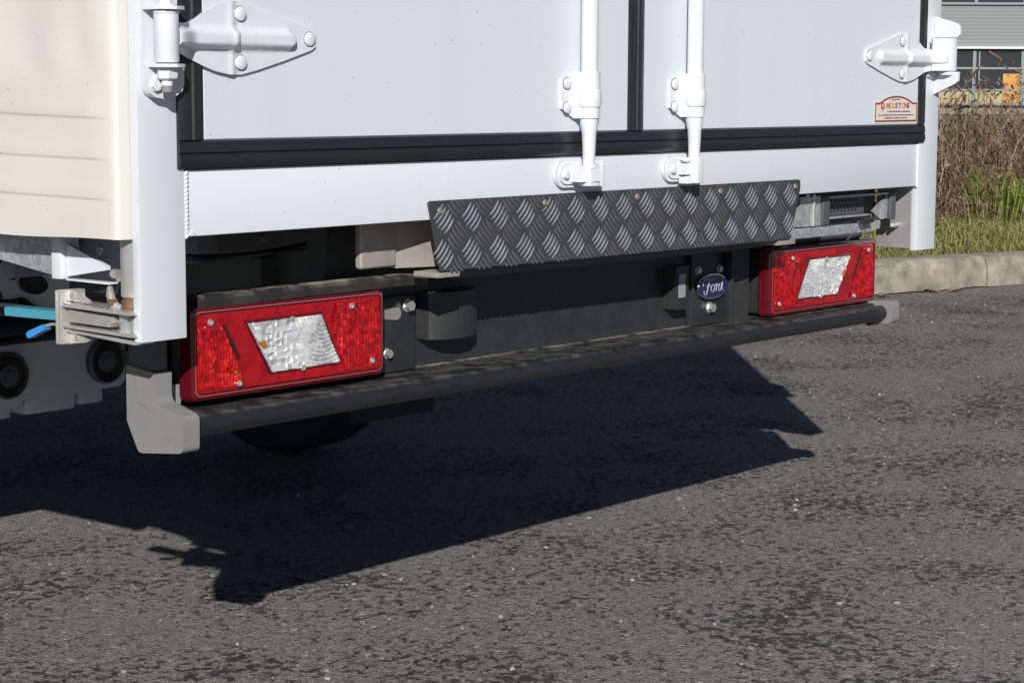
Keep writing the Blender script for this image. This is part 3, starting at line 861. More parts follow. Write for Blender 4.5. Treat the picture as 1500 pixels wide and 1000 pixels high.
def keeper(xr, kind, root):
    bm = new_bm()
    # base plate with a round left end
    pts = [(xr-0.040+0.0225*math.cos(t), 0.0345+0.0225*math.sin(t)*0.98) for t in np.linspace(math.pi*0.5, math.pi*1.5, 12)]
    pts += [(xr+0.045, 0.0125), (xr+0.052, 0.019), (xr+0.052, 0.050), (xr+0.046, 0.0565)]
    prism(bm, pts, -0.0052, 0.0005, 'Y', 0.0012, 2)
    pts2 = [(xr-0.0385+0.0165*math.cos(t), 0.0345+0.0165*math.sin(t)) for t in np.linspace(math.pi*0.5, math.pi*1.5, 12)] + [(xr+0.04, 0.018), (xr+0.04, 0.051)]
    prism(bm, pts2, -0.0085, -0.0050, 'Y', 0.0012, 2)
    kp_ = part('keeper', bm, M['hardware'], root)
    bm = new_bm(); lathe(bm, [(0.0088, 0), (0.0086, 0.003), (0.0065, 0.0058), (0.002, 0.0066)], (xr-0.041, -0.0084, 0.034), (0, -1, 0), 20)
    part('rivet', bm, M['hardware'], root)
    bm = new_bm()
    if kind == 0:
        # forged cam: block, lever and a fork on the right
        prism(bm, [(xr-0.027, -0.0083), (xr-0.027, -0.024), (xr-0.012, -0.029), (xr-0.004, -0.026), (xr-0.004, -0.0083)], 0.0215, 0.0475, 'Z', 0.0016)
        prism(bm, [(xr-0.012, -0.026), (xr-0.009, -0.037), (xr+0.010, -0.040), (xr+0.013, -0.012), (xr-0.004, -0.012)], 0.0225, 0.0395, 'Z', 0.0016)
        prism(bm, [(xr-0.0105, 0.0150), (xr+0.0108, 0.0150), (xr+0.0108, 0.0500), (xr-0.0105, 0.0430)], -0.0365, -0.0105, 'Y', 0.002)
        prism(bm, [(xr+0.0110, 0.0310), (xr+0.028, 0.0420), (xr+0.028, 0.0480), (xr+0.030, 0.0250), (xr+0.0110, 0.0260)], -0.020, -0.009, 'Y', 0.001)
        box(bm, xr+0.026, xr+0.032, -0.031, -0.0083, 0.0135, 0.0555, 0.0014)
        cyl(bm, (xr+0.029, -0.033, 0.0475), (xr+0.029, -0.030, 0.0475), 0.0022, n=10)
    else:
        prism(bm, [(xr-0.026, -0.0083), (xr-0.026, -0.022), (xr-0.008, -0.026), (xr-0.008, -0.0083)], 0.0245, 0.0430, 'Z', 0.0014)
        box(bm, xr-0.0095, xr+0.0085, -0.0385, -0.0100, 0.0095, 0.0535, 0.002)
        box(bm, xr+0.0060, xr+0.0125, -0.0335, -0.0100, 0.0115, 0.0545, 0.0015)
        prism(bm, [(xr-0.022, 0.0095), (xr-0.011, 0.0095), (xr-0.011, 0.0195), (xr-0.018, 0.0215), (xr-0.022, 0.018)], -0.028, -0.0085, 'Y', 0.002)
        tube(bm, [(xr-0.024, -0.012, 0.0515), (xr-0.017, -0.020, 0.0485), (xr-0.009, -0.024, 0.0490)], 0.0028, 8)
        tube(bm, [(xr+0.012, -0.026, 0.0490), (xr+0.024, -0.022, 0.0490), (xr+0.033, -0.014, 0.0470)], 0.0030, 8)
        prism(bm, [(xr+0.0125, -0.010), (xr+0.0125, -0.027), (xr+0.034, -0.018), (xr+0.036, -0.010)], 0.0165, 0.0215, 'Z', 0.001)
        prism(bm, [(xr+0.033, -0.0083), (xr+0.031, -0.018), (xr+0.036, -0.018), (xr+0.040, -0.0083)], 0.0215, 0.047, 'Z', 0.001)
    part('lock_cam', bm, M['hardware'], root)
keeper(0.899, 0, rodL)
keeper(1.192, 1, rodR)

# sticker on the right door
def text_mesh(body, size, x, z, y, shear=0.0, ext=0.0002, xs=1.0):
    cu = bpy.data.curves.new('t', 'FONT'); cu.body = body; cu.size = size; cu.shear = shear; cu.extrude = ext
    cu.align_x = 'LEFT'; cu.align_y = 'CENTER'; cu.resolution_u = 3; cu.offset = size*0.02
    o = bpy.data.objects.new('t', cu); COL.objects.link(o)
    dg = bpy.context.evaluated_depsgraph_get()
    me = bpy.data.meshes.new_from_object(o.evaluated_get(dg))
    b = new_bm(); b.from_mesh(me)
    bpy.data.meshes.remove(me); bpy.data.objects.remove(o); bpy.data.curves.remove(cu)
    for v in b.verts:
        v.co = Vector((x + v.co.x*xs, y - v.co.z, z + v.co.y))
    return b
def flat(name, col, rough=0.5):
    return mat(name, col, rough, var=0.04, vscale=60)
M['sticker'] = flat('sticker_vinyl', (0.72, 0.66, 0.57)); M['sred'] = flat('print_red', (0.50, 0.03, 0.03)); M['sor'] = flat('print_orange', (0.75, 0.25, 0.02))
M['spur'] = flat('print_purple', (0.14, 0.04, 0.22)); M['sbr'] = flat('print_maroon', (0.22, 0.035, 0.03)); M['spk'] = flat('print_pink', (0.80, 0.35, 0.55))
sx0, sx1, sz0, sz1 = 1.8370, 2.0040, 0.1062, 0.1475
def arch(in_):
    pts = [(sx0+in_, sz0+in_), (sx1-in_, sz0+in_), (sx1-in_, sz1-0.004-in_), (sx1-0.018-in_*.3, sz1-0.004-in_)]
    cx = (sx0+sx1)/2; hw = (sx1-sx0)/2-0.018-in_*.3
    for t in np.linspace(1, -1, 13):
        pts.append((cx+hw*t, sz1-0.004-in_ + 0.0135*(1-t*t)**0.9))
    pts += [(sx0+0.018+in_*.3, sz1-0.004-in_), (sx0+in_, sz1-0.004-in_)]
    out = []
    for p in pts:
        if not out or (abs(p[0]-out[-1][0])+abs(p[1]-out[-1][1])) > 1e-5: out.append(p)
    return out
bm = new_bm(); prism(bm, arch(-0.003), -0.0026, -0.0021, 'Y'); st = part('sticker', bm, M['sticker'], doors[1], label='small arched dealer sticker')
def sp_(name, bm, m): return part(name, bm, m, doors[1])
# border and print (flat ink layers, each a hair proud of the one below)
bm = new_bm()
o_, i_ = arch(0.0), arch(0.0032)
b = bmesh.new()
va = [b.verts.new((x, -0.0029, z)) for x, z in o_]; vb = [b.verts.new((x, -0.0029, z)) for x, z in i_]
n = len(o_)
for k in range(n): b.faces.new((va[k], va[(k+1) % n], vb[(k+1) % n], vb[k]))
put(bm, b); sp_('sticker_border', bm, M['sbr'])
for k, (ch, m_) in enumerate(zip('HOUSTONS', ['sbr', 'sor', 'sor', 'spur', 'spur', 'sor', 'sred', 'spur'])):
    b = text_mesh(ch, 0.0150, 1.8800 + k*0.0120, 0.1375, -0.0030, xs=1.25); sp_('print_letter', b, M[m_])
bm = new_bm(); lathe(bm, [(0.0072, 0), (0.0072, 0.0002)], (1.8665, -0.0030, 0.1370), (0, -1, 0), 20); sp_('print_emblem', bm, M['sred'])
bm = new_bm(); lathe(bm, [(0.0042, 0), (0.0042, 0.0002)], (1.8665, -0.0033, 0.1378), (0, -1, 0), 16); prism(bm, [(1.861, 0.1275), (1.868, 0.1262), (1.866, 0.132)], -0.0034, -0.0031, 'Y'); sp_('print_emblem', bm, M['spk'])
bm = new_bm()
random.seed(3)
for (z, xa, xb) in ((0.1265, 1.885, 1.972), (0.1195, 1.852, 1.988), (0.1138, 1.875, 1.965), (0.1500, 1.902, 1.930)):
    x = xa
    while x < xb:
        w = random.uniform(.002, .006); box(bm, x, x+w, -0.0031, -0.0028, z-0.0013, z+0.0012); x += w+random.uniform(.001, .003)
sp_('fine_print', bm, M['spur'])

# chequer tread plate bolted under the doors
PZ = -0.0035
bm = new_bm()
prism(bm, [(0.541, 0.0005), (0.5445, 0.0035), (1.562, 0.0035), (1.5675, 0.0005), (1.5680, -0.012), (1.5385, -0.1035), (1.533, -0.1055), (0.5680, -0.1015)], -0.0035, -0.0005, 'Y', 0.0006, 1)
plate = part('tread_plate', bm, M['plate'], label='dark five-bar chequer plate kick strip')
def five_bar(b, ang):
    for k in range(5):
        off = (k-2)*0.0082
        ln = 0.0185 - abs(k-2)*0.0014
        bb = bmesh.new()
        nseg = 10; rings = []
        for i in range(nseg+1):
            t = -1+2*i/nseg
            w = 0.0017*math.sqrt(max(0.0, 1-t*t))*1.0 + 0.0004; h = 0.0015*(1-t*t)**0.6
            bow = -0.0022*(1-t*t)
            rings.append([bb.verts.new((t*ln, 0.0, off+bow-w)), bb.verts.new((t*ln, -h*.85, off+bow-w*.45)), bb.verts.new((t*ln, -h, off+bow)), bb.verts.new((t*ln, -h*.85, off+bow+w*.45)), bb.verts.new((t*ln, 0.0, off+bow+w))])
        for A, B in zip(rings, rings[1:]):
            for q in range(4): bb.faces.new((A[q], B[q], B[q+1], A[q+1]))
        put(b, bb, 0, 2, Matrix.Rotation(ang, 4, 'Y'))
lugA = Piece('tread_lug', lambda b: five_bar(b, R(-46)), M['tread'])
lugB = Piece('tread_lug', lambda b: five_bar(b, R(44)), M['tread_shade'])
PITCH = 0.0638
for i in range(17):
    for z in (-0.0235, -0.0765):
        x = 0.574 + i*PITCH
        if 0.558 < x < 1.556 + (z+0.05)*0.3: lugA.at(plate, (x, PZ, z))
    for z in (-0.050,):
        x = 0.574 + (i+0.5)*PITCH
        if x < 1.535: lugB.at(plate, (x, PZ, z))
def half_lug(sgn):
    def f(b):
        five_bar(b, R(44))
        geom = b.verts[:]+b.edges[:]+b.faces[:]
        bmesh.ops.bisect_plane(b, geom=geom, plane_co=(0, 0, 0.002*sgn), plane_no=(0, 0, sgn), clear_outer=True)
    return f
lugT = Piece('tread_lug', half_lug(1), M['tread_shade']); lugU = Piece('tread_lug', half_lug(-1), M['tread_shade'])
for i in range(16):
    x = 0.574 + (i+0.5)*PITCH
    if x < 1.54: lugT.at(plate, (x, PZ, 0.0005))
    if x < 1.51: lugU.at(plate, (x, PZ, -0.1020))
pscrew = Piece('screw', lambda b: (lathe(b, [(0.0072, 0), (0.0072, 0.0012), (0.0060, 0.0030), (0.0030, 0.0040), (0.0026, 0.0022)], (0, 0, 0), (0, -1, 0), 16), None)[1], M['dullbolt'])
for x, z in ((0.5650, -0.0115), (0.8120, -0.0100), (1.0560, -0.0095), (1.3020, -0.0090), (1.5480, -0.0090)):
    pscrew.at(plate, (x, PZ-0.0008, z), scale=0.8)

# dull aluminium step boxes behind the plate
bm = new_bm(); box(bm, 0.470, 0.5475, 0.066, 0.080, -0.097, -0.028, 0.006, 3)
bm2 = part('step_mount', bm, M['alu'])
bm = new_bm(); prism(bm, [(0.549, 0.072), (0.612, 0.050), (0.70, 0.050), (0.70, 0.064), (0.615, 0.064), (0.549, 0.082)], -0.1000, -0.027, 'Z', 0.002, 2)
part('step_mount', bm, M['alu'])
bm = new_bm(); box(bm, 0.566, 0.615, -0.0003, 0.05, -0.1120, -0.1040, 0.0015); part('step_bracket', bm, M['alu'])
bm = new_bm(); box(bm, 1.500, 1.560, 0.0, 0.05, -0.116, -0.1065, 0.001); part('step_bracket', bm, M['alu'])

# tail lights
lscrew = Piece('screw', lambda b: (lathe(b, [(0.0042, 0), (0.0042, 0.0012), (0.0036, 0.0022), (0.0016, 0.0024), (0.0014, 0.0010)], (0, 0, 0), (0, -1, 0), 14), None)[1], M['bolt'])
def inside(poly, x, z):
    c = False; n = len(poly)
    for i in range(n):
        (x1, z1), (x2, z2) = poly[i], poly[i-1]
        if (z1 > z) != (z2 > z) and x < (x2-x1)*(z-z1)/(z2-z1)+x1: c = not c
    return c
def facet_panel(bm, poly, y, step, jit, mt, flute=False, seed=0):
    """A moulded optic panel cut to a convex polygon: rows of tilted little prisms."""
    rr = random.Random(seed)
    x0, x1 = min(p[0] for p in poly), max(p[0] for p in poly); z0, z1 = min(p[1] for p in poly), max(p[1] for p in poly)
    b = bmesh.new()
    sx, sz = (step, step*1.6) if flute else (step, step)
    nx, nz = max(1, int((x1-x0)/sx)+1), max(1, int((z1-z0)/sz)+1)
    gx = [x0 + (x1-x0)*i/nx for i in range(nx+1)]; gz = [z0 + (z1-z0)*k/nz for k in range(nz+1)]
    for i in range(nx):
        for k in range(nz):
            h = [y - abs(rr.gauss(0, jit)) for _ in range(5)]
            if flute:
                e = y; c = y - jit*2.2 + rr.gauss(0, jit*.5)
                xm = (gx[i]+gx[i+1])/2 + rr.uniform(-.15, .15)*sx
                q = [b.verts.new((gx[i], e, gz[k])), b.verts.new((xm, c, gz[k])), b.verts.new((gx[i+1], e, gz[k])), b.verts.new((gx[i+1], e, gz[k+1])), b.verts.new((xm, c+rr.gauss(0, jit*.7), gz[k+1])), b.verts.new((gx[i], e, gz[k+1]))]
                b.faces.new((q[0], q[1], q[4], q[5])); b.faces.new((q[1], q[2], q[3], q[4]))
            else:
                cs = [b.verts.new((xx, hh, zz)) for (xx, zz), hh in zip(((gx[i], gz[k]), (gx[i+1], gz[k]), (gx[i+1], gz[k+1]), (gx[i], gz[k+1])), h)]
                m_ = b.verts.new(((gx[i]+gx[i+1])/2+rr.uniform(-.3, .3)*sx, y-jit*rr.uniform(.2, 2.2), (gz[k]+gz[k+1])/2+rr.uniform(-.3, .3)*sz))
                for q in range(4): b.faces.new((cs[q], cs[(q+1) % 4], m_))
    # trim to the polygon
    n = len(poly)
    area = sum(poly[i-1][0]*poly[i][1]-poly[i][0]*poly[i-1][1] for i in range(n))
    for i in range(n):
        (ax, az), (bx_, bz) = poly[i-1], poly[i]
        nrm = Vector((bz-az, 0, -(bx_-ax))) * (1 if area > 0 else -1)
        bmesh.ops.bisect_plane(b, geom=b.verts[:]+b.edges[:]+b.faces[:], plane_co=(ax, y, az), plane_no=nrm, clear_outer=True)
    put(bm, b, 0, 2, mt)
RLX = 1.986 + 0.147*1.05
def optic(bm, poly, y, fn, step, mt, seed=0):
    """Moulded optic: a fine shared grid whose relief is the function fn(x, z), trimmed to a polygon."""
    x0, x1 = min(p[0] for p in poly), max(p[0] for p in poly); z0, z1 = min(p[1] for p in poly), max(p[1] for p in poly)
    nx, nz = int((x1-x0)/step)+1, int((z1-z0)/step)+1
    b = bmesh.new()
    g = [[b.verts.new((x0+(x1-x0)*i/nx, y-fn(x0+(x1-x0)*i/nx, z0+(z1-z0)*k/nz), z0+(z1-z0)*k/nz)) for k in range(nz+1)] for i in range(nx+1)]
    for i in range(nx):
        for k in range(nz): b.faces.new((g[i][k], g[i+1][k], g[i+1][k+1], g[i][k+1]))
    n = len(poly); area = sum(poly[i-1][0]*poly[i][1]-poly[i][0]*poly[i-1][1] for i in range(n))
    for i in range(n):
        (ax, az), (bx_, bz) = poly[i-1], poly[i]
        nrm = Vector((bz-az, 0, -(bx_-ax))) * (1 if area > 0 else -1)
        bmesh.ops.bisect_plane(b, geom=b.verts[:]+b.edges[:]+b.faces[:], plane_co=(ax, y, az), plane_no=nrm, clear_outer=True)
    put(bm, b, 0, 2, mt)
def cellrand(i, k, sd): return random.Random(i*7919+k*104729+sd*31).random()
def flute_fn(sd, p, q):
    """Vertical flutes crossed by prism rows, each prism a little different, over a shallow reflector bowl."""
    def f(x, z):
        i, k = int(math.floor(x/p)), int(math.floor(z/q))
        r = cellrand(i, k, sd)
        u = (x/p) % 1; v = (z/q) % 1
        tx, tz = cellrand(i, k, sd+5)-.5, cellrand(i, k, sd+9)-.5
        low = 1/(1+math.exp((z+0.185)/0.008))            # lower half: clean flutes; upper half: broken prisms
        flute = (1-abs(2*u-1))*0.0022*(0.7+0.5*cellrand(i, 0, sd+2))
        chip = ((u-.5)*tx*0.0052 + (v-.5)*tz*0.0060)
        return flute*(0.45+0.55*low) + chip*(1-0.6*low) + 0.0010 + 0.0012*math.sin(x*41+sd)*math.cos(z*47)
    return f
def clear_fn(cx):
    """Reversing lens: mottled left chamber with a bulb, fan of fine ridges in the right chamber."""
    def f(x, z):
        i, k = int(math.floor(x/0.0105)), int(math.floor(z/0.0092))
        r = cellrand(i, k, 3)
        r2 = math.hypot(x-cx-0.055, z+0.150)
        fan = 0.0016*(1-abs(2*((r2/0.0062) % 1)-1))*(0.6+0.8*cellrand(int(math.atan2(z+0.15, x-cx-0.055)*9), int(r2/0.0062), 4))
        u = (x/0.0105) % 1; v = (z/0.0092) % 1
        mott = 0.0012 + (u-.5)*(cellrand(i, k, 13)-.5)*0.0085 + (v-.5)*(cellrand(i, k, 17)-.5)*0.0085
        bowl = 0.0035*math.cos((x-cx-0.03)*62)*math.cos((z+0.193)*30)
        w = 1/(1+math.exp(-(x-cx-0.012+(z+0.19)*0.5)/0.004))
        return w*(fan*1.3 + mott*0.25) + (1-w)*mott + bowl*0.7 + 0.0008
    return f
def tail_light(side):
    ox = 0.0
    if side == 0:
        mt = Matrix.Translation((-0.004, 0, 0))
    else:
        mt = Matrix.Translation((RLX, 0, -0.004)) @ Matrix.Scale(-1.05, 4, (1, 0, 0))
    x0, x1, z0, z1 = 0.147, 0.529, -0.258, -0.127
    rw = 0.0
    bm = new_bm()
    def rrect(i, r=0.012):
        a = []
        for cx, cz, s in ((x1-i-r, z1-i-r, 0), (x0+i+r, z1-i-r, 90), (x0+i+r, z0+i+r, 180), (x1-i-r, z0+i+r, 270)):
            for k in range(5):
                t = R(s+k*22.5); a.append((cx+r*math.cos(t), cz+r*math.sin(t)))
        return a
    # shell: outer wall, bevel and a sunk field
    b = bmesh.new()
    levels = [(0.0, 0.094, .010), (0.0, 0.078, .010), (0.002, 0.072, .010), (0.0065, 0.0695, .009), (0.0095, 0.0700, .008), (0.0105, 0.0725, .008)]
    rings = [[b.verts.new((x, y, z)) for x, z in rrect(i, r)] for i, y, r in levels]
    for A, B in zip(rings, rings[1:]):
        for k in range(len(A)): b.faces.new((A[k], A[(k+1) % len(A)], B[(k+1) % len(B)], B[k]))
    b.faces.new(rings[-1]); b.faces.new(rings[0][::-1])
    put(bm, b, 0, 2, mt)
    root = part('tail_light', bm, M['lens_rim'], label=None, ang=0.7)
    bm = new_bm(); box(bm, x0+0.012, x1-0.006, 0.0945, 0.128, z0+0.004, z1-0.004, 0.003, 1, mt); part('lamp_housing', bm, M['black'], root)
    # pale edge line of the lens
    bm = new_bm(); b = bmesh.new()
    A = [b.verts.new((x, 0.0692, z)) for x, z in rrect(0.0072, .0088)]; B = [b.verts.new((x, 0.0690, z)) for x, z in rrect(0.0086, .008)]
    top = [k for k in range(len(A))]
    for k in top: b.faces.new((A[k], A[(k+1) % len(A)], B[(k+1) % len(B)], B[k]))
    put(bm, b, 0, 2, mt); part('lens_edge', bm, M['lens_edge'], root)
    Y = 0.0715
    fx0, fx1, fz0, fz1 = x0+0.0115, x1-0.0115, z0+0.0115, z1-0.0115
    A1 = [(fx0, fz0+0.004), (0.247, fz0+0.004), (0.200, fz1-0.006), (fx0, fz1-0.006)]
    clear = [(0.297, -0.2300), (0.4330, -0.2290), (0.3935, -0.1560), (0.2510, -0.1570)]
    red_mid = [(0.2485, fz0), (0.294, -0.2335), (0.2465, -0.1560), (0.252, fz1), (0.202, fz1)]
    A3 = [(0.445, fz0+0.003), (fx1, fz0+0.003), (fx1, fz1-0.004), (0.428, fz1-0.004), (0.4180, -0.170)]
    bm = new_bm()
    box(bm, fx0, fx1, 0.0718, 0.0722, fz0, fz1, 0, 1, mt)
    part('lens_field', bm, M['lens_red'], root)
    bm = new_bm(); optic(bm, A1, Y+0.0002, flute_fn(4+side, 0.0056, 0.0082), 0.0014, mt); part('prism_panel', bm, M['lens_flute'], root, ang=0.35)
    bm = new_bm(); optic(bm, A3, Y+0.0002, flute_fn(9+side, 0.0066, 0.0105), 0.0014, mt); part('prism_panel', bm, M['lens_flute'], root, ang=0.35)
    if side == 0:  # sun glints off the reflector, imitated by small orange chips
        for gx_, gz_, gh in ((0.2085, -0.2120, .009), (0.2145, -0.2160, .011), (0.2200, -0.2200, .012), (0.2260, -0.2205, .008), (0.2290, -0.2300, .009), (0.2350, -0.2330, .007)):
            bm = new_bm(); prism(bm, [(gx_-.0014, gz_-gh*.5), (gx_+.0014, gz_-gh*.4), (gx_+.0016, gz_+gh*.4), (gx_-.0010, gz_+gh*.5)], Y-0.0060, Y-0.002, 'Y', 0.0008, 2, mt); part('painted_glint', bm, M['lens_glint'], root)
    # loosely moulded middle red field
    bm = new_bm()
    facet_panel(bm, [(0.2495, fz0+.001), (0.2950, -0.2320), (0.2500, -0.1560), (0.2030, fz1-.001)], Y+0.0001, 0.0135, 0.00035, mt, False, 21)
    facet_panel(bm, [(0.2500, -0.1545), (0.3940, -0.1535), (0.4120, fz1-.001), (0.2050, fz1-.001)], Y+0.0001, 0.0135, 0.00035, mt, False, 22)
    facet_panel(bm, [(0.2510, fz0+.001), (0.4440, fz0+.001), (0.4350, -0.2315), (0.2965, -0.2325)], Y+0.0001, 0.0135, 0.00035, mt, False, 23)
    facet_panel(bm, [(0.4360, -0.2300), (0.4430, fz0+.002), (0.4170, -0.170), (0.4125, fz1-.004), (0.3955, -0.1540)], Y+0.0001, 0.0100, 0.00035, mt, False, 24)
    part('plain_lens', bm, M['lens_red'], root, smooth=False)
    # dark slots
    bm = new_bm(); prism(bm, [(0.205, -0.158), (0.2105, -0.156), (0.2380, -0.203), (0.2335, -0.207)], Y-0.0022, Y, 'Y', 0.0005, 1, mt)
    if side == 1:
        prism(bm, [(0.437, -0.160), (0.4415, -0.158), (0.4560, -0.207), (0.4520, -0.211)], Y-0.0022, Y, 'Y', 0.0005, 1, mt)
    part('lens_slot', bm, M['lens_slash'], root)
    # clear reversing lens with its border
    bm = new_bm(); b = bmesh.new()
    cx = sum(p[0] for p in clear)/4; cz = sum(p[1] for p in clear)/4
    def grow(p, d): 
        v = Vector((p[0]-cx, p[1]-cz)); return (p[0]+math.copysign(d, v.x), p[1]+math.copysign(d*.8, v.y))
    A = [b.verts.new((*[grow(p, .0045)[0]], Y-0.0002, grow(p, .0045)[1])) for p in clear]
    C_ = [b.verts.new((*[grow(p, .0028)[0]], Y-0.0030, grow(p, .0028)[1])) for p in clear]
    B = [b.verts.new((p[0], Y-0.0018, p[1])) for p in clear]
    for P_, Q_ in ((A, C_), (C_, B)):
        for k in range(4): b.faces.new((P_[k], P_[(k+1) % 4], Q_[(k+1) % 4], Q_[k]))
    put(bm, b, 0, 2, mt); part('clear_lens_frame', bm, M['lens_rim'], root)
    bm = new_bm(); prism(bm, clear, Y-0.0006, Y-0.0002, 'Y', 0, 1, mt); optic(bm, clear, Y-0.0012, clear_fn(0.342), 0.0013, mt); part('clear_lens', bm, M['lens_clear'], root, ang=0.35)
    bm = new_bm(); prism(bm, [(0.2700, -0.1840), (0.2790, -0.1830), (0.2830, -0.1900), (0.2790, -0.1945), (0.2745, -0.1930)], Y-0.0080, Y-0.002, 'Y', 0.0012, 2, mt)
    part('amber_bulb', bm, M['amber'], root)
    mx = (lambda x: x-0.004) if side == 0 else (lambda x: RLX-x*1.05)
    dz = 0 if side == 0 else -0.004
    for x, z in ((0.1815, -0.1500), (0.4560, -0.1490), (0.4990, -0.2340), (0.2330, -0.2390), (0.3560, -0.2300), (0.336, -0.1570)):
        lscrew.at(root, (mx(x), Y-0.0030, z+dz), scale=1.15 if x != 0.336 else .8)
    return root
tail_light(0); tail_light(1)

# black rear crossmember panel behind the lights
bm = new_bm()
box(bm, 0.14, 1.96, 0.132, 0.150, -0.275, -0.118, 0.002, 1)
box(bm, 0.72, 1.60, 0.133, 0.149, -0.1175, -0.060, 0.0)
panel = part('rear_crossmember', bm, M['black'])
bm = new_bm(); box(bm, 0.530, 0.645, 0.118, 0.131, -0.273, -0.150, 0.003, 2); part('mount_plate', bm, M['black'], panel)
bm = new_bm(); box(bm, 1.395, 1.500, 0.118, 0.131, -0.275, -0.090, 0.003, 2); part('mount_plate', bm, M['black'], panel)
bm = new_bm(); prism(bm, [(1.5015, 0.131), (1.5015, 0.121), (1.567, 0.1055), (1.570, 0.131)], -0.277, -0.090, 'Z', 0.002); part('mount_plate', bm, M['black'], panel)
bm = new_bm(); box(bm, 1.5015, 1.510, 0.100, 0.1185, -0.276, -0.092, 0.002); part('mount_rib', bm, M['black'], panel)
# recessed towing tube
b = bmesh.new(); bm = new_bm()
prof = [(0.660, 0.131), (0.664, 0.108), (0.680, 0.094), (0.710, 0.087), (0.745, 0.090), (0.775, 0.104), (0.788, 0.131)]
prism(bm, prof, -0.222, -0.148, 'Z', 0.002); part('tow_socket', bm, M['black'], panel)
# number plate lamp
bm = new_bm(); prism(bm, [(1.325, -0.228), (1.365, -0.230), (1.365, -0.150), (1.325, -0.150)], 0.104, 0.1315, 'Y', 0.003); pl = part('plate_lamp', bm, M['black'], panel)
bm = new_bm(); prism(bm, [(1.333, -0.2070), (1.352, -0.2070), (1.352, -0.1640), (1.333, -0.1640)], 0.1015, 0.1038, 'Y', 0.0008); part('plate_lamp_lens', bm, M['grey'], panel)
# bolts
hexbolt = Piece('bolt', lambda b: hexb(b, 0.0085, 0.0115, flange=0.0105), M['bolt'])
nutp = Piece('bolt', lambda b: hexb(b, 0.0062, 0.006, flange=0.008), M['bolt'])
slotp = Piece('slot_washer', lambda b: prism(b, [(-0.016+0.007*math.cos(t), 0.007*math.sin(t)) for t in np.linspace(math.pi/2, 3*math.pi/2, 8)] + [(0.010+0.009*math.cos(t), 0.010*math.sin(t)) for t in np.linspace(-math.pi/2, math.pi/2, 8)], -0.0025, 0, 'Y', 0.0006), M['cap'])
hexbolt.at(panel, (0.6240, 0.1178, -0.1655)); slotp.at(panel, (0.5900, 0.1178, -0.1760)); hexbolt.at(panel, (0.578, 0.1178, -0.2360), scale=0.8)
hexbolt.at(panel, (1.452, 0.1178, -0.2350)); nutp.at(panel, (1.413, 0.1178, -0.1630)); nutp.at(panel, (1.483, 0.1178, -0.1650))
# oval badge
bcx, bcz, bw, bh = 1.4505, -0.1945, 0.0510, 0.0235
def oval(a, b_, n=36): return [(bcx+a*math.cos(2*math.pi*k/n), bcz+b_*math.sin(2*math.pi*k/n)) for k in range(n)]
bm = new_bm(); prism(bm, oval(bw, bh), 0.1085, 0.1178, 'Y', 0.0018, 3); bdg = part('oval_badge', bm, M['chrome'], panel)
bm = new_bm(); prism(bm, oval(bw-.0035, bh-.003), 0.1070, 0.1087, 'Y', 0.0006, 2); part('badge_field', bm, M['badge_blue'], panel)
bm = new_bm()
def stroke(pts, r):
    P3 = [Vector((bcx+x*0.0105, 0.1068, bcz+z*0.0105)) for x, z in pts]
    # smooth the line
    out = []
    for i in range(len(P3)-1):
        p0, p1, p2, p3 = P3[max(i-1, 0)], P3[i], P3[i+1], P3[min(i+2, len(P3)-1)]
        for t in (0, .25, .5, .75):
            out.append(0.5*((2*p1)+(-p0+p2)*t+(2*p0-5*p1+4*p2-p3)*t*t+(-p0+3*p1-3*p2+p3)*t**3))
    out.append(P3[-1])
    tube(bm, out, r*0.8, 6)
stroke([(-3.0, -0.6), (-2.9, -1.2), (-2.3, -1.3), (-1.9, -0.6), (-1.6, 0.3), (-1.3, 1.0)], 0.0011)
stroke([(-3.2, 0.2), (-3.3, 0.9), (-2.6, 1.35), (-1.6, 1.25), (-0.6, 1.15), (0.2, 1.3), (0.6, 1.6)], 0.0011)
stroke([(-2.3, 0.15), (-1.6, 0.2), (-0.9, 0.25)], 0.0009)
stroke([(0.0, 0.3), (-0.7, 0.0), (-0.8, -0.7), (-0.3, -1.0), (0.25, -0.5), (0.3, 0.1), (0.0, 0.3), (0.6, 0.1)], 0.0010)
stroke([(0.6, 0.2), (0.9, 0.35), (0.85, -0.3), (0.75, -0.9)], 0.0010); stroke([(0.85, -0.2), (1.2, 0.3), (1.6, 0.2)], 0.0009)
stroke([(2.4, 0.2), (1.9, 0.25), (1.55, -0.3), (1.7, -0.9), (2.2, -0.7), (2.6, 0.2), (2.9, 1.3), (2.75, 0.4), (2.6, -0.6), (3.0, -0.9)], 0.0010)
part('badge_script', bm, M['letter'], panel)

# lamp ledge above the left light, round pipe above the right one
bm = new_bm(); prism(bm, [(0.066, -0.1160), (0.070, -0.1115), (0.088, -0.1100), (0.088, -0.1300), (0.070, -0.1300), (0.066, -0.1270)], 0.165, 0.625, 'X', 0.002)
bmesh.ops.bisect_plane(bm, geom=bm.verts[:]+bm.edges[:]+bm.faces[:], plane_co=(0.575, 0, 0), plane_no=(1, 0, 0))
bmesh.ops.bisect_plane(bm, geom=bm.verts[:]+bm.edges[:]+bm.faces[:], plane_co=(0.600, 0, 0), plane_no=(1, 0, 0))
for v in bm.verts:
    f = max(0, (0.175-v.co.x)/0.012, (v.co.x-0.575)/0.05)
    v.co.z -= 0.0040*f*f; v.co.y += 0.008*f*f
part('lamp_ledge', bm, M['dusty'])
bm = new_bm()
cyl(bm, (0.70, 0.098, -0.118), (1.905, 0.098, -0.118), 0.0125, n=20); cyl(bm, (1.905, 0.098, -0.118), (1.945, 0.098, -0.118), 0.0165, n=24, bevel=0.002)
part('cross_pipe', bm, M['dark'])

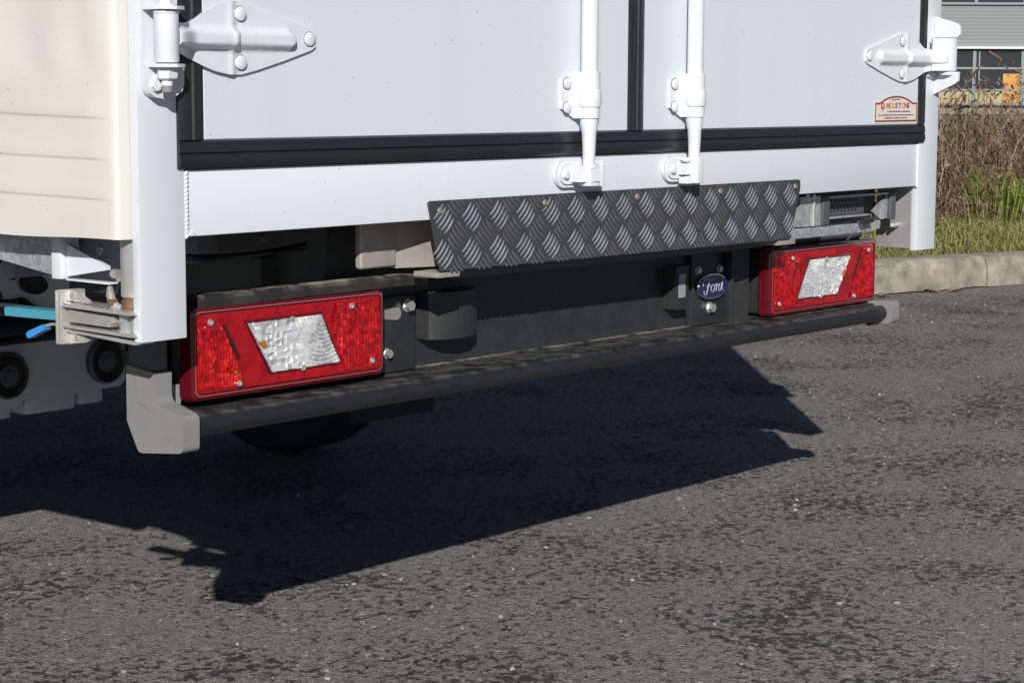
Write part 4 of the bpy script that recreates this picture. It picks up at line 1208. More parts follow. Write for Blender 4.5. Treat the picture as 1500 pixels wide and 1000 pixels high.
# underrun bar with its two grey end caps
bm = new_bm()
sec = [(0.128, -0.268), (0.040, -0.2665)] + [(0.046-0.016*math.sin(t)-0.0, -0.2825+0.0160*math.cos(t)) for t in np.linspace(0.25, math.pi, 10)] + [(0.105, -0.2990), (0.128, -0.2930)]
prism(bm, sec, 0.1165, 1.9635, 'X', 0.0)
bar = part('underrun_bar', bm, M['bar'], ang=0.8)
bm = new_bm(); box(bm, 0.12, 1.95, 0.118, 0.1315, -0.272, -0.2650, 0.001, 1); part('bar_lip', bm, M['dusty'], bar)
for side in (0, 1):
    bm = new_bm()
    if side == 0:
        # L shaped end piece: its upright arm rises towards the body
        L_ = rounded([(0.1340, -0.2045, .002), (0.0745, -0.2107, .002), (0.0754, -0.2505, .014), (0.0195, -0.2640, .011), (0.0205, -0.3130, .010), (0.1110, -0.3225, .012), (0.1345, -0.2803, .01)])
        xa, xb = 0.0840, 0.1130
    else:
        L_ = rounded([(0.1120, -0.2620, .002), (0.0180, -0.2545, .014), (0.0180, -0.3025, .012), (0.1120, -0.3010, .002)])
        xa, xb = 1.964, 1.992
    b = bmesh.new(); prism(b, L_, xa, xb, 'X', 0.0040, 3)
    put(bm, b)
    e_ = part('bar_end_cap', bm, M['cap'], bar)
    if side == 0:
        # raised rim mark and scuffs on the cap's outer face
        bm = new_bm()
        tube(bm, [(0.0838, 0.1150, -0.216), (0.0838, 0.1140, -0.240), (0.0838, 0.1090, -0.256)], [0.0005, 0.0003, 0.0001], 5)
        tube(bm, [(0.0838, 0.1120, -0.253), (0.0838, 0.0990, -0.2570), (0.0838, 0.0850, -0.2640), (0.0838, 0.0720, -0.2660)], [0.0001, 0.0004, 0.0003, 0.0001], 5)
        tube(bm, [(0.0838, 0.0560, -0.290), (0.0838, 0.0520, -0.298), (0.0838, 0.0450, -0.303)], [0.0002, 0.0004, 0.0001], 5)
        tube(bm, [(0.0838, 0.0680, -0.2740), (0.0838, 0.0590, -0.2860)], 0.0002, 5)
        part('scuff_mark', bm, M['scuff'], bar)
        bm = new_bm(); box(bm, 0.0870, 0.108, 0.0770, 0.133, -0.2080, -0.100, 0.002); part('bar_bracket', bm, M['dark'], bar)
        bm = new_bm(); prism(bm, [(0.113, 0.10), (0.150, 0.10), (0.150, 0.130), (0.113, 0.130)], -0.262, -0.235, 'Z', 0.002); part('bar_foot', bm, M['grey'], bar)
    else:
        bm = new_bm(); cyl(bm, (1.93, 0.052, -0.292), (1.956, 0.052, -0.292), 0.014, n=16, bevel=0.002); part('end_plug', bm, M['black'], bar)
# right lamp stands on a dark bracket
bm = new_bm(); box(bm, 1.595, 1.985, 0.060, 0.125, -0.2655, -0.2635); part('lamp_tray', bm, M['black'], bar)

# folding step under the right rear corner
rack = part('folding_step', box(new_bm(), 1.588, 1.880, 0.034, 0.040, -0.1120, -0.0930, 0.001), M['galv'])
bm = new_bm(); prism(bm, [(1.868, -0.0925), (1.930, -0.0905), (1.934, -0.0950), (1.932, -0.1070), (1.885, -0.1120), (1.870, -0.1060)], 0.0335, 0.0395, 'Y', 0.001); part('step_arm', bm, M['galv'], rack)
for x0_, x1_ in ((1.706, 1.733), (1.968, 1.990)):
    bm = new_bm(); box(bm, x0_, x1_, 0.030, 0.052, -0.0920, -0.0350, 0.004, 3); part('step_end', bm, M['dark'], rack)
bm = new_bm(); prism(bm, [(1.630, 0.034), (1.704, 0.034), (1.704, 0.050), (1.640, 0.10), (1.630, 0.10)], -0.0905, -0.0340, 'Z', 0.001); part('step_side', bm, M['galv'], rack)
bm = new_bm(); box(bm, 1.7345, 1.966, 0.034, 0.050, -0.0405, -0.0360, 0.001); part('step_rail', bm, M['galv'], rack)
bm = new_bm(); box(bm, 1.7345, 1.900, 0.034, 0.050, -0.0800, -0.0765, 0.001); part('step_rail', bm, M['galv'], rack)
bm = new_bm(); prism(bm, [(1.905, -0.0720), (1.966, -0.0420), (1.966, -0.0880), (1.940, -0.0900)], 0.037, 0.041, 'Y', 0.0006); part('step_side', bm, M['galv'], rack)
# perforated tread: a plate with rows of real holes
bm = new_bm()
holes = []
for r_i in range(3):
    for c_i in range(10):
        holes.append((1.752 + c_i*0.0135 + (r_i % 2)*0.0065, -0.0475 - r_i*0.0105, 0.0042, 0.0034))
holed(bm, [(1.7345, -0.0760), (1.905, -0.0760), (1.905, -0.0410), (1.7345, -0.0410)], holes, 0.056, 0.058, 'Y')
part('step_tread', bm, M['dark'], rack)
bm = new_bm(); tube(bm, [(1.838, 0.020, -0.0890), (1.872, 0.018, -0.0860)], [0.0062, 0.0062], 12); tube(bm, [(1.872, 0.018, -0.0860), (1.885, 0.030, -0.0790)], 0.003, 8)
part('step_grip', bm, M['black'], rack)
bm = new_bm(); cyl(bm, (1.6600, 0.038, -0.030), (1.6600, 0.038, -0.0905), 0.0052, n=12); cyl(bm, (1.676, 0.033, -0.030), (1.676, 0.033, -0.0905), 0.0035, n=12); part('step_pin', bm, M['bolt'], rack)
bm = new_bm(); box(bm, 1.60, 2.020, 0.097, 0.110, -0.112, -0.026); part('step_back_plate', bm, M['dark'], rack)

# gear glimpsed under the sill on the left
bm = new_bm(); box(bm, 0.10, 0.46, 0.40, 0.43, -0.105, -0.02, 0.003); part('underframe_panel', bm, M['grey'])
bm = new_bm(); box(bm, 0.36, 0.40, 0.30, 0.34, -0.090, -0.03, 0.003); part('underframe_post', bm, M['grey'])
bm = new_bm(); prism(bm, [(0.475, -0.150), (0.560, -0.150), (0.578, -0.090), (0.578, -0.035), (0.490, -0.035), (0.490, -0.10)], 0.16, 0.20, 'Y', 0.004); part('underframe_hanger', bm, M['dark'])
bm = new_bm(); box(bm, 0.62, 1.40, 0.44, 0.47, -0.30, -0.110, 0.003); part('underframe_panel', bm, M['dark'])  # enlarged to stop sunlight leaking through onto the ground below
bm = new_bm(); cyl(bm, (0.505, 0.159, -0.052), (0.505, 0.150, -0.052), 0.008, n=6); part('bolt', bm, M['dark'])
bm = new_bm(); cyl(bm, (0.405, 0.205, -0.052), (0.405, 0.192, -0.052), 0.009, n=6); part('bolt', bm, M['dark'])

bm = new_bm(); tube(bm, [(0.10, 0.30, -0.086), (0.26, 0.29, -0.074), (0.38, 0.29, -0.088), (0.60, 0.30, -0.080), (0.95, 0.30, -0.086)], 0.007, 8); part('hose', bm, M['dark'])
bm = new_bm(); tube(bm, [(0.59, 1.30, -0.20), (0.59, 1.18, -0.232), (0.59, 1.05, -0.222), (0.59, 0.92, -0.250), (0.59, 0.80, -0.240)], 0.007, 8); part('hose', bm, M['rubber'])
bm = new_bm(); tube(bm, [(0.50, 1.30, -0.300), (0.62, 1.20, -0.318), (0.78, 1.20, -0.312), (0.95, 1.22, -0.325)], 0.008, 8); part('cable', bm, M['hole'])
# curtain pole, brackets and ratchet on the left side
bm = new_bm(); lathe(bm, [(0.0155, -0.1000), (0.0165, -0.0985), (0.0165, TOP-0.06)], (0.0180, 0.0345, 0), (0, 0, 1), 28); pole = part('curtain_pole', bm, M['zinc'])
bm = new_bm(); lathe(bm, [(0.0145, -0.1160), (0.0160, -0.1140), (0.0160, -0.1060), (0.0135, -0.1040), (0.0135, -0.1005)], (0.0180, 0.0345, 0), (0, 0, 1), 24); part('pole_collar', bm, M['rust'], pole)
bm = new_bm(); lathe(bm, [(0.0120, -0.1240), (0.0165, -0.1235), (0.0165, -0.1165), (0.0145, -0.1160)], (0.0180, 0.0345, 0), (0, 0, 1), 24); part('pole_collar', bm, M['steel'], pole)
bm = new_bm()
prism(bm, [(0.480, -0.036), (0.206, -0.030), (0.206, -0.0840), (0.480, -0.050)], 0.0250, 0.0300, 'X', 0.0008)
part('galvanised_bracket', bm, M['galv'])
bm = new_bm(); box(bm, 0.0180, 0.0490, 0.1845, 0.2045, -0.0870, -0.0290, 0.001); part('bracket_block', bm, M['white'])
bm = new_bm(); prism(bm, [(0.1815, -0.0400), (0.098, -0.0650), (0.098, -0.0700), (0.1815, -0.0835)], 0.026, 0.032, 'X', 0.001); g_ = part('gusset', bm, M['white'])
bm = new_bm(); box(bm, 0.022, 0.038, 0.090, 0.180, -0.0885, -0.0862, 0.0008); part('gusset_flange', bm, M['white'], g_)
bm = new_bm(); cyl(bm, (0.030, 0.090, -0.074), (0.030, 0.080, -0.074), 0.006, n=14); part('gusset_pin', bm, M['steel'], g_)
bm = new_bm(); box(bm, 0.062, 0.066, 0.050, 0.240, -0.090, -0.022); sp2 = part('side_rail_plate', bm, M['grey'])
for y in (0.170, 0.128):
    bm = new_bm(); lathe(bm, [(0.0072, 0), (0.0070, 0.0015), (0.0045, 0.003), (0.002, 0.0016)], (0.0618, y+0.028, -0.0485), (-1, 0, 0), 16); part('screw', bm, M['bolt'], sp2)
# ratchet
rat = part('curtain_ratchet', box(new_bm(), -0.0135, 0.028, 0.146, 0.1515, -0.1690, -0.0975, 0.0018, 2), M['steel'])
bm = new_bm(); box(bm, -0.0135, 0.028, 0.154, 0.1580, -0.1690, -0.0975, 0.0015, 2); part('ratchet_cheek', bm, M['steel'], rat)
def yplate(name, pts, x0, x1, m, bev=0.0008):
    bm = new_bm(); prism(bm, pts, x0, x1, 'X', bev); return part(name, bm, m, rat)
yplate('ratchet_plate', [(0.1455, -0.1185), (0.006, -0.1205), (0.006, -0.1165), (0.1455, -0.1130)], -0.012, 0.026, M['steel'])
yplate('ratchet_plate', [(0.1455, -0.1455), (0.006, -0.1485), (0.006, -0.1440), (0.1455, -0.1420)], -0.012, 0.026, M['steel'])
yplate('ratchet_plate', [(0.1455, -0.1515), (0.006, -0.1585), (0.006, -0.1535), (0.1455, -0.1475)], -0.006, 0.026, M['steel'])
yplate('ratchet_tongue', [(0.138, -0.1380), (0.052, -0.1390), (0.048, -0.1330), (0.050, -0.1260), (0.138, -0.1225)], -0.0080, 0.006, M['alu'], 0.002)
yplate('ratchet_lug', [(0.145, -0.1110), (0.1455, -0.0985), (0.116, -0.0985), (0.113, -0.1040), (0.102, -0.1080), (0.100, -0.1125)], -0.002, 0.002, M['steel'])
yplate('ratchet_lug', [(0.1455, -0.1500), (0.1455, -0.1690), (0.110, -0.1640), (0.104, -0.1610)], 0.000, 0.004, M['steel'])
bm = new_bm(); cyl(bm, (-0.003, 0.135, -0.1052), (0.002, 0.135, -0.1052), 0.006, n=16); cyl(bm, (-0.001, 0.131, -0.1600), (0.001, 0.131, -0.1600), 0.0035, n=12); part('ratchet_rivet', bm, M['alu'], rat)
bm = new_bm(); cyl(bm, (0.005, 0.036, -0.1440), (0.005, 0.036, -0.1220), 0.0085, n=8, bevel=0.001); cyl(bm, (0.005, 0.018, -0.1430), (0.005, 0.018, -0.1250), 0.006, n=12); part('ratchet_nut', bm, M['bolt'], rat)
bm = new_bm(); tube(bm, [(0.012, 0.075, -0.090), (0.008, 0.070, -0.100), (0.008, 0.062, -0.112), (0.010, 0.050, -0.116)], [0.004, 0.006, 0.006, 0.004], 8); part('ratchet_pawl', bm, M['alu'], rat)
bm = new_bm(); box(bm, 0.000, 0.012, 0.058, 0.068, -0.1120, -0.1040, 0.002); part('ratchet_spring', bm, M['rust'], rat)
bm = new_bm(); prism(bm, [(0.159, -0.1370), (0.264, -0.1390), (0.266, -0.1360), (0.266, -0.1290), (0.262, -0.1265), (0.159, -0.1255)], -0.0150, 0.010, 'X', 0.003, 3); part('ratchet_handle', bm, M['blue1'], rat)
bm = new_bm(); tube(bm, [(-0.008, 0.158, -0.1440), (-0.008, 0.172, -0.1440), (-0.010, 0.186, -0.1480)], 0.0022, 8); part('lever_wire', bm, M['alu'], rat)
bm = new_bm(); prism(bm, [(0.180, -0.1520), (0.178, -0.1470), (0.184, -0.1450), (0.216, -0.1565), (0.220, -0.1610), (0.217, -0.1650), (0.212, -0.1655)], -0.0150, -0.004, 'X', 0.002, 2); part('release_lever', bm, M['blue2'], rat)

# chassis rail with lightening holes, axle gear, wheels
bm = new_bm()
holed(bm, [(0.62, -0.175), (2.9, -0.175), (2.9, -0.40), (1.30, -0.30), (1.16, -0.247), (1.00, -0.235), (0.88, -0.205)][0:0] or [(0.70, -0.06), (3.2, -0.06), (3.2, -0.255), (0.98, -0.238), (0.70, -0.200)],
      [(1.07, -0.1420, 0.010, 0.0085), (1.085, -0.1800, 0.010, 0.008), (1.028, -0.1890, 0.048, 0.020), (1.062, -0.1640, 0.010, 0.007), (1.13, -0.150, 0.012, 0.012), (1.13, -0.22, 0.012, 0.012), (1.35, -0.15, .02, .02)], 0.60, 0.606, 'X')
rail = part('chassis_rail', bm, M['pale'])
bm = new_bm(); box(bm, 0.66, 0.68, 0.30, LEN-0.1, -0.26, -0.03); part('chassis_rail', bm, M['dark'])
bm = new_bm(); box(bm, 1.48, 1.54, 0.18, LEN-0.1, -0.24, -0.08, 0.004); part('chassis_rail', bm, M['dark'])
bm = new_bm(); lathe(bm, [(0.05, 0), (0.055, 0.05), (0.05, 0.08), (0.02, 0.09)], (0.70, 1.02, -0.19), (-1, 0, 0), 16); part('bump_stop', bm, M['rubber'])
BY = 1.24
bm = new_bm()
prism(bm, [(0.655, -0.330), (0.950, -0.330), (0.983, -0.338), (0.985, -0.428), (0.972, -0.440), (0.655, -0.443)], BY, BY+0.09, 'Y', 0.006, 2)
beam = part('rear_support_beam', bm, M['pale'])
for cx_, cz_ in ((0.690, -0.388), (0.930, -0.383)):
    bm = new_bm(); lathe(bm, [(0.046, 0), (0.046, 0.013), (0.042, 0.017), (0.038, 0.006), (0.037, 0.004)], (cx_, BY, cz_), (0, -1, 0), 32); part('bush_ring', bm, M['dark'], beam)
    bm = new_bm(); lathe(bm, [(0.0375, 0), (0.0375, 0.010), (0.033, 0.012), (0.023, 0.006)], (cx_, BY-0.001, cz_), (0, -1, 0), 32); part('rubber_bush', bm, M['hole'], beam)
    bm = new_bm(); lathe(bm, [(0.0225, 0), (0.0225, 0.012), (0.020, 0.014), (0.012, 0.013), (0.010, 0.018), (0.006, 0.018)], (cx_, BY-0.0015, cz_), (0, -1, 0), 24); part('bush_centre', bm, M['dark'], beam)
for x0_, x1_, z0_, z1_ in ((0.56, 0.715, -0.477, -0.454), (0.645, 0.745, -0.459, -0.444), (0.750, 0.872, -0.476, -0.446), (0.882, 0.942, -0.471, -0.444), (0.786, 0.93, -0.448, -0.4435)):
    bm = new_bm(); box(bm, x0_, x1_, BY+.02, BY+.08, z0_, z1_, 0.005, 2); part('beam_foot', bm, M['pale'], beam)
# side guard rail under the curtain: its lower edge draws the straight edge of the truck's shadow
bm = new_bm(); box(bm, 0.004, 0.034, 0.345, LEN-0.1, -0.084, -0.040, 0.003); part('side_guard_rail', bm, M['galv'])
bm = new_bm(); box(bm, 0.070, 0.100, 0.030, 0.235, -0.137, -0.0225, 0.002); part('rail_end_plate', bm, M['black'])  # dark plate added to fill the gap in the truck's shadow edge
bm = new_bm(); cyl(bm, (0.20, 1.66, -0.385), (1.80, 1.66, -0.385), 0.055, n=16); part('rear_axle', bm, M['dark'])
def wheel(x0, x1):
    w = x1-x0; c = (x0, 1.66, -0.385)
    bm = new_bm()
    lathe(bm, [(0.20, 0.02), (0.30, 0.0), (0.335, 0.012), (0.352, 0.035), (0.355, w*.5), (0.352, w-0.035), (0.335, w-0.012), (0.30, w), (0.20, w-0.02)], c, (1, 0, 0), 48)
    t = part('wheel', bm, M['rubber'])
    bm = new_bm(); lathe(bm, [(0.05, 0.05), (0.19, 0.03), (0.199, 0.025), (0.199, w-0.025), (0.19, w-0.03), (0.05, w-0.05)], c, (1, 0, 0), 32); part('rim', bm, M['dark'], t)
for a_, b_ in ((0.03, 0.22), (1.75, 1.94)): wheel(a_, b_)
bm = new_bm(); box(bm, 1.40, 1.665, 1.00, 1.008, -0.548, -0.28, 0.002, 1); part('mud_flap', bm, M['rubber'])
bm = new_bm(); box(bm, 0.20, 0.50, 1.08, 1.088, -0.40, -0.2, 0.002, 1); part('mud_flap', bm, M['rubber'])

# ------------------------------------------------------------------ grass, dead growth, leaves, chippings
def leaf_mat(name, cols, rough=0.7, trans=0.25):
    m, nt, p, N, L = nmat(name)
    oi = N.new('ShaderNodeNewGeometry')
    r = N.new('ShaderNodeValToRGB'); e = r.color_ramp.elements
    e[0].color = rgb(cols[0]); e[1].color = rgb(cols[-1])
    for i, c in enumerate(cols[1:-1]):
        k = e.new((i+1)/(len(cols)-1)); k.color = rgb(c)
    L.new(oi.outputs['Random Per Island'], r.inputs[0]); L.new(r.outputs[0], p.inputs['Base Color'])
    p.inputs['Roughness'].default_value = rough
    p.inputs['Specular IOR Level'].default_value = 0.25
    tr = N.new('ShaderNodeBsdfTranslucent'); L.new(r.outputs[0], tr.inputs['Color'])
    mx = N.new('ShaderNodeMixShader'); mx.inputs[0].default_value = trans
    L.new(p.outputs[0], mx.inputs[1]); L.new(tr.outputs[0], mx.inputs[2])
    L.new(mx.outputs[0], N['Material Output'].inputs['Surface'])
    return m
M['grass'] = leaf_mat('grass_blades', [(0.13, 0.165, 0.03), (0.21, 0.235, 0.05), (0.36, 0.32, 0.13), (0.19, 0.225, 0.045), (0.46, 0.40, 0.21), (0.28, 0.28, 0.09)])
M['tuft'] = leaf_mat('tuft_blades', [(0.16, 0.25, 0.04), (0.25, 0.34, 0.06), (0.40, 0.38, 0.13)])
M['dead'] = leaf_mat('dead_leaves', [(0.085, 0.050, 0.038), (0.18, 0.110, 0.078), (0.28, 0.185, 0.13), (0.12, 0.070, 0.050), (0.38, 0.28, 0.20), (0.21, 0.135, 0.10)])
M['twig'] = leaf_mat('dead_stems', [(0.13, 0.085, 0.06), (0.24, 0.17, 0.12), (0.40, 0.33, 0.24)], trans=0.0)

def strips(name, base, tip, width, mid_off, m, zoff=0):
    """Many thin blades in one mesh: base, bent middle and tip points (n,3)."""
    n = len(base)
    d = tip-base
    side = np.stack([-d[:, 1], d[:, 0], np.zeros(n)], 1)
    rnd = rng.normal(size=(n, 3)); rnd[:, 2] *= 0.2
    side = side*0.3 + rnd*np.linalg.norm(d, axis=1, keepdims=True)*0.5
    side /= np.linalg.norm(side, axis=1, keepdims=True)+1e-9
    mid = (base+tip)/2 + mid_off
    V = np.stack([base-side*width[:, None]*.5, base+side*width[:, None]*.5, mid+side*width[:, None]*.42, mid-side*width[:, None]*.42, tip], 1).reshape(-1, 3)
    k = np.arange(n)*5
    F = [None]*(2*n)
    q = np.stack([k, k+1, k+2, k+3], 1).tolist(); t = np.stack([k+3, k+2, k+4], 1).tolist()
    me = bpy.data.meshes.new(name); me.from_pydata(V.tolist(), [], q+t)
    me.materials.append(m)
    o = bpy.data.objects.new(name, me)
    link(o, None, (0, 0, zoff))
    return o
def vz(d):
    return np.interp(d, [0.1, 0.2, 1.2, 3, 8, 25, 70, 300], [0.125, 0.135, 0.185, 0.27, 0.33, 0.36, 0.42, 0.42])
def on_verge(s, d):
    P = np.array(KO)[None, :] + np.array(KD)[None, :]*s[:, None] + np.array(KN)[None, :]*d[:, None]
    P[:, 2] = vz(d) + 0.02*np.sin(P[:, 0]*2.1+P[:, 1]*1.3) + 0.012*np.sin(P[:, 0]*5+1)*np.cos(P[:, 1]*4.3) - 0.01
    return P
n = 64000
s = rng.uniform(-1.0, 7.5, n); d = 0.14 + 3.3*rng.random(n)**1.3
keep = d > 0.17
s, d = s[keep], d[keep]; n = len(s)
B = on_verge(s, d)
hh = rng.gamma(5, 0.0105, n)*(0.7+0.5*np.clip(d/2, 0, 1))
lean = rng.normal(size=(n, 2))*hh[:, None]*0.75
T = B + np.stack([lean[:, 0], lean[:, 1], hh], 1)
mo = np.stack([lean[:, 0]*-.15, lean[:, 1]*-.15, hh*.14], 1)
gr = strips('grass', B, T, rng.uniform(0.003, 0.0075, n), mo, M['grass'])
tag(gr, 'short mixed green and straw grass behind the kerb', kind='stuff')

# dead undergrowth: stems and curled leaves in one tangled bank
n = 9000
s = rng.uniform(-1.2, 8.0, n); d = rng.normal(1.95, 0.55, n); d = np.clip(np.abs(d-1.0)+1.0, 1.0, 3.9)
B = on_verge(s, d)
env = 0.80 + 0.16*np.sin(s*2.3+0.4) + 0.12*np.sin(s*5.1+2) + 0.06*np.sin(s*11)
# the bank gets lower towards the open grass
env *= np.clip(1.12 - 0.26*np.clip(s-2.1, 0, 1.6), 0.4, 2)
hh = env*(0.30+0.85*rng.random(n)**1.6)*np.clip((d-0.7)/1.0, 0.4, 1)
lean = rng.normal(size=(n, 2))*hh[:, None]*0.33
T = B + np.stack([lean[:, 0], lean[:, 1], hh], 1)
st_ = strips('tmp_stems', B, T, rng.uniform(0.003, 0.008, n), np.stack([lean[:, 0]*-.2, lean[:, 1]*-.2, hh*.05], 1), M['twig'])
nl = 52000
pick = rng.integers(0, n, nl); f = rng.random(nl)**0.7
P0 = B[pick]*(1-f[:, None]) + T[pick]*f[:, None] + rng.normal(size=(nl, 3))*0.03
dirv = rng.normal(size=(nl, 3)); dirv[:, 2] -= 0.4; dirv /= np.linalg.norm(dirv, axis=1, keepdims=True)
ln = rng.gamma(4, 0.0098, nl)[:, None]
lv = strips('tmp_leaves', P0, P0+dirv*ln, rng.uniform(0.005, 0.020, nl), rng.normal(size=(nl, 3))*0.016, M['dead'])
# one object: join the two meshes
bm = new_bm(); bm.from_mesh(st_.data); nf = len(bm.faces); bm.from_mesh(lv.data); bm.faces.ensure_lookup_table()
for i in range(nf, len(bm.faces)): bm.faces[i].material_index = 1
for o_ in (st_, lv):
    me_ = o_.data; bpy.data.objects.remove(o_); bpy.data.meshes.remove(me_)
ug = obj('undergrowth', bm, [M['twig'], M['dead']], zoff=0, smooth=False)
tag(ug, 'tangle of dead brown stems and leaves on the bank', kind='stuff')

def tuft(name, s0, d0, rad, n, h, m, label, cat):
    a_ = rng.uniform(0, 2*math.pi, n); r0 = rad*np.sqrt(rng.random(n))
    B = on_verge(s0 + r0*np.cos(a_), d0 + r0*np.sin(a_)*.7)
    hh = h*rng.uniform(0.45, 1.0, n)
    lean = np.stack([np.cos(a_+.4), np.sin(a_+.4)], 1)*(hh*rng.uniform(0.1, 0.75, n))[:, None]
    T = B + np.stack([lean[:, 0], lean[:, 1], hh], 1)
    o = strips(name, B, T, rng.uniform(0.004, 0.009, n), np.stack([lean[:, 0]*-.25, lean[:, 1]*-.25, hh*.18], 1), m)
    tag(o, label, cat); return o
tuft('grass_tuft', 2.30, 1.22, 0.34, 620, 0.34, M['tuft'], 'tall green and straw grass tuft in front of the dead brown growth', 'grass tuft')
tuft('grass_tuft', 3.35, 2.75, 0.30, 380, 0.62, M['tuft'], 'green grass tuft behind the dead growth below the orange window panel', 'grass tuft')
# curled leaves on the road against the kerb
for k, (s_, d_, lab) in enumerate(((-0.02, -0.05, 'fallen brown leaf on the asphalt beside the tail light'), (0.30, -0.035, 'curled brown leaf lying against the kerb face at the joint'), (0.42, -0.07, 'flat tan leaf on the road a step out from the kerb'))):
    bm = new_bm(); b = bmesh.new()
    q = kp(s_) + KN*d_
    pts = [(-.045, 0), (-.02, .018), (.012, .022), (.048, 0), (.012, -.020), (-.02, -.017)]
    cr = b.verts.new((0, 0, 0.004)); ring = [b.verts.new((x, y, 0.003+0.010*abs(y)/.02+random.uniform(0, .006))) for x, y in pts]
    for i in range(6): b.faces.new((cr, ring[i], ring[(i+1) % 6]))
    rf = bmesh.ops.extrude_face_region(b, geom=b.faces[:])
    for v in [g for g in rf['geom'] if isinstance(g, bmesh.types.BMVert)]: v.co.z += 0.0015
    put(bm, b, 0, 2, Matrix.Translation((q.x, q.y, 0.001)) @ Matrix.Rotation(1.3*k+.2, 4, 'Z'))
    o = obj('fallen_leaf', bm, M['dead'], zoff=0, smooth=False)
    tag(o, lab, 'leaf')

# loose chippings on the road
n = 3800
ico = bmesh.new(); bmesh.ops.create_icosphere(ico, subdivisions=1, radius=1.0)
iv = np.array([v.co[:] for v in ico.verts]); if_ = np.array([[v.index for v in f.verts] for f in ico.faces]); ico.free()
u = rng.random(n)
px = -1.6 + rng.uniform(0.3, 8.5, n); py = -2.2 + rng.uniform(0.2, 6.5, n)
sz = np.clip(rng.gamma(4, 0.0005, n)+0.0008, 0, 0.0045)
jit = 1 + 0.28*rng.normal(size=(n, len(iv), 1))
sc = sz[:, None, None]*np.stack([rng.uniform(.8, 1.5, n), rng.uniform(.8, 1.4, n), rng.uniform(.4, .75, n)], 1)[:, None, :]
V = iv[None]*jit*sc + np.stack([px, py, sz*0.35], 1)[:, None, :]
F = (if_[None] + (np.arange(n)*len(iv))[:, None, None]).reshape(-1, 3)
me = bpy.data.meshes.new('gravel'); me.from_pydata(V.reshape(-1, 3).tolist(), [], F.tolist())
M['chip'] = leaf_mat('stone_chippings', [(0.10, 0.095, 0.09), (0.22, 0.20, 0.185), (0.40, 0.365, 0.33), (0.33, 0.305, 0.28), (0.42, 0.39, 0.355)], 0.8, 0.0)
me.materials.append(M['chip'])
gv_ = bpy.data.objects.new('gravel', me); link(gv_, None, (0, 0, 0))
tag(gv_, 'loose pale chippings scattered over the asphalt', kind='stuff')

# ------------------------------------------------------------------ far building across the verge
DEP = 60.0
def far(px, py, dep=DEP):
    """World point on the plane that faces the camera axis at depth dep; used once to read off the facade's real size."""
    return CAM + (fw*1.0 + rt2*((px-750)/2957.4) - up2*((py-500)/2957.4))*dep
o0 = far(1455, 100); o0.z = 0.0
fx = (Vector((rt.x, rt.y, 0))).normalized(); fn = Vector((fx.y, -fx.x, 0))     # along the facade / towards the viewer
BM = Matrix(((fx.x, -fn.x, 0, o0.x), (fx.y, -fn.y, 0, o0.y), (0, 0, 1, 0), (0, 0, 0, 1)))
PXM = DEP/2957.4
def fz(py): return CAM.z - (py-131.5)*PXM
def fxx(px): return (px-1455)*PXM
M['clad'] = mat('grey_cladding', (0.245, 0.265, 0.27), 0.6, var=0.05, vscale=0.5)
M['frame'] = mat('grey_green_frame', (0.22, 0.26, 0.28), 0.5, var=0.08, vscale=2)
M['orange'] = mat('orange_panel', (0.58, 0.27, 0.055), 0.6, var=0.12, vscale=3)
M['cream'] = mat('cream_panel', (0.44, 0.37, 0.20), 0.7, var=0.12, vscale=2)
M['poster'] = mat('white_board', (0.7, 0.7, 0.7), 0.6, var=0.03)
m, nt, p, N, L = nmat('window_glass')
p.inputs['Base Color'].default_value = (0.020, 0.028, 0.040, 1); p.inputs['Roughness'].default_value = 0.07
nn = N.new('ShaderNodeTexNoise'); nn.inputs['Scale'].default_value = 0.8; nn.inputs['Detail'].default_value = 3
gg = N.new('ShaderNodeNewGeometry'); L.new(gg.outputs['Position'], nn.inputs['Vector'])
bp = N.new('ShaderNodeBump'); bp.inputs['Strength'].default_value = 0.06; bp.inputs['Distance'].default_value = 0.2
L.new(nn.outputs['Fac'], bp.inputs['Height']); L.new(bp.outputs['Normal'], p.inputs['Normal'])
M['glass'] = m
bld = empty('office_building', BM @ Vector((0, 0, 0.38)), None, 'grey clad building with dark windows and orange panels beyond the verge', 'building')
def bpart(name, bm, m, parent=None):
    bmesh.ops.transform(bm, matrix=BM, verts=bm.verts[:])
    return obj(name, bm, m, parent or bld, zoff=0)
zt_b, zb_b = fz(8), fz(68)
W_L, W_R = fxx(1100), fxx(1800)
bm = new_bm(); box(bm, W_L, W_R, 0.3, 8.0, 0.30, fz(-190)); bpart('wall', bm, M['frame'])
bm = new_bm(); box(bm, W_L-.2, W_R+.2, -0.1, 8.2, fz(-190)+.003, fz(-205)); bpart('roof', bm, M['clad'])
def band(z0, z1):
    k = 12
    for i in range(k):
        a_ = z0 + (z1-z0)*i/k; b_ = z0 + (z1-z0)*(i+1)/k
        bm = new_bm(); prism(bm, [(-0.030, a_+.001), (-0.036, a_+.012), (-0.031, b_-.003), (0.05, b_-.001), (0.05, a_+.001)], W_L, W_R, 'X'); bpart('cladding_plank', bm, M['clad'])
band(zb_b, zt_b); band(fz(-135), fz(-75))
bm = new_bm(); box(bm, W_L, W_R, -0.16, 0.06, zb_b-0.07, zb_b-.003); bpart('sill', bm, M['poster'])
bm = new_bm(); box(bm, W_L, W_R, -0.12, 0.06, zt_b+.003, zt_b+0.07); bpart('sill', bm, M['clad'])
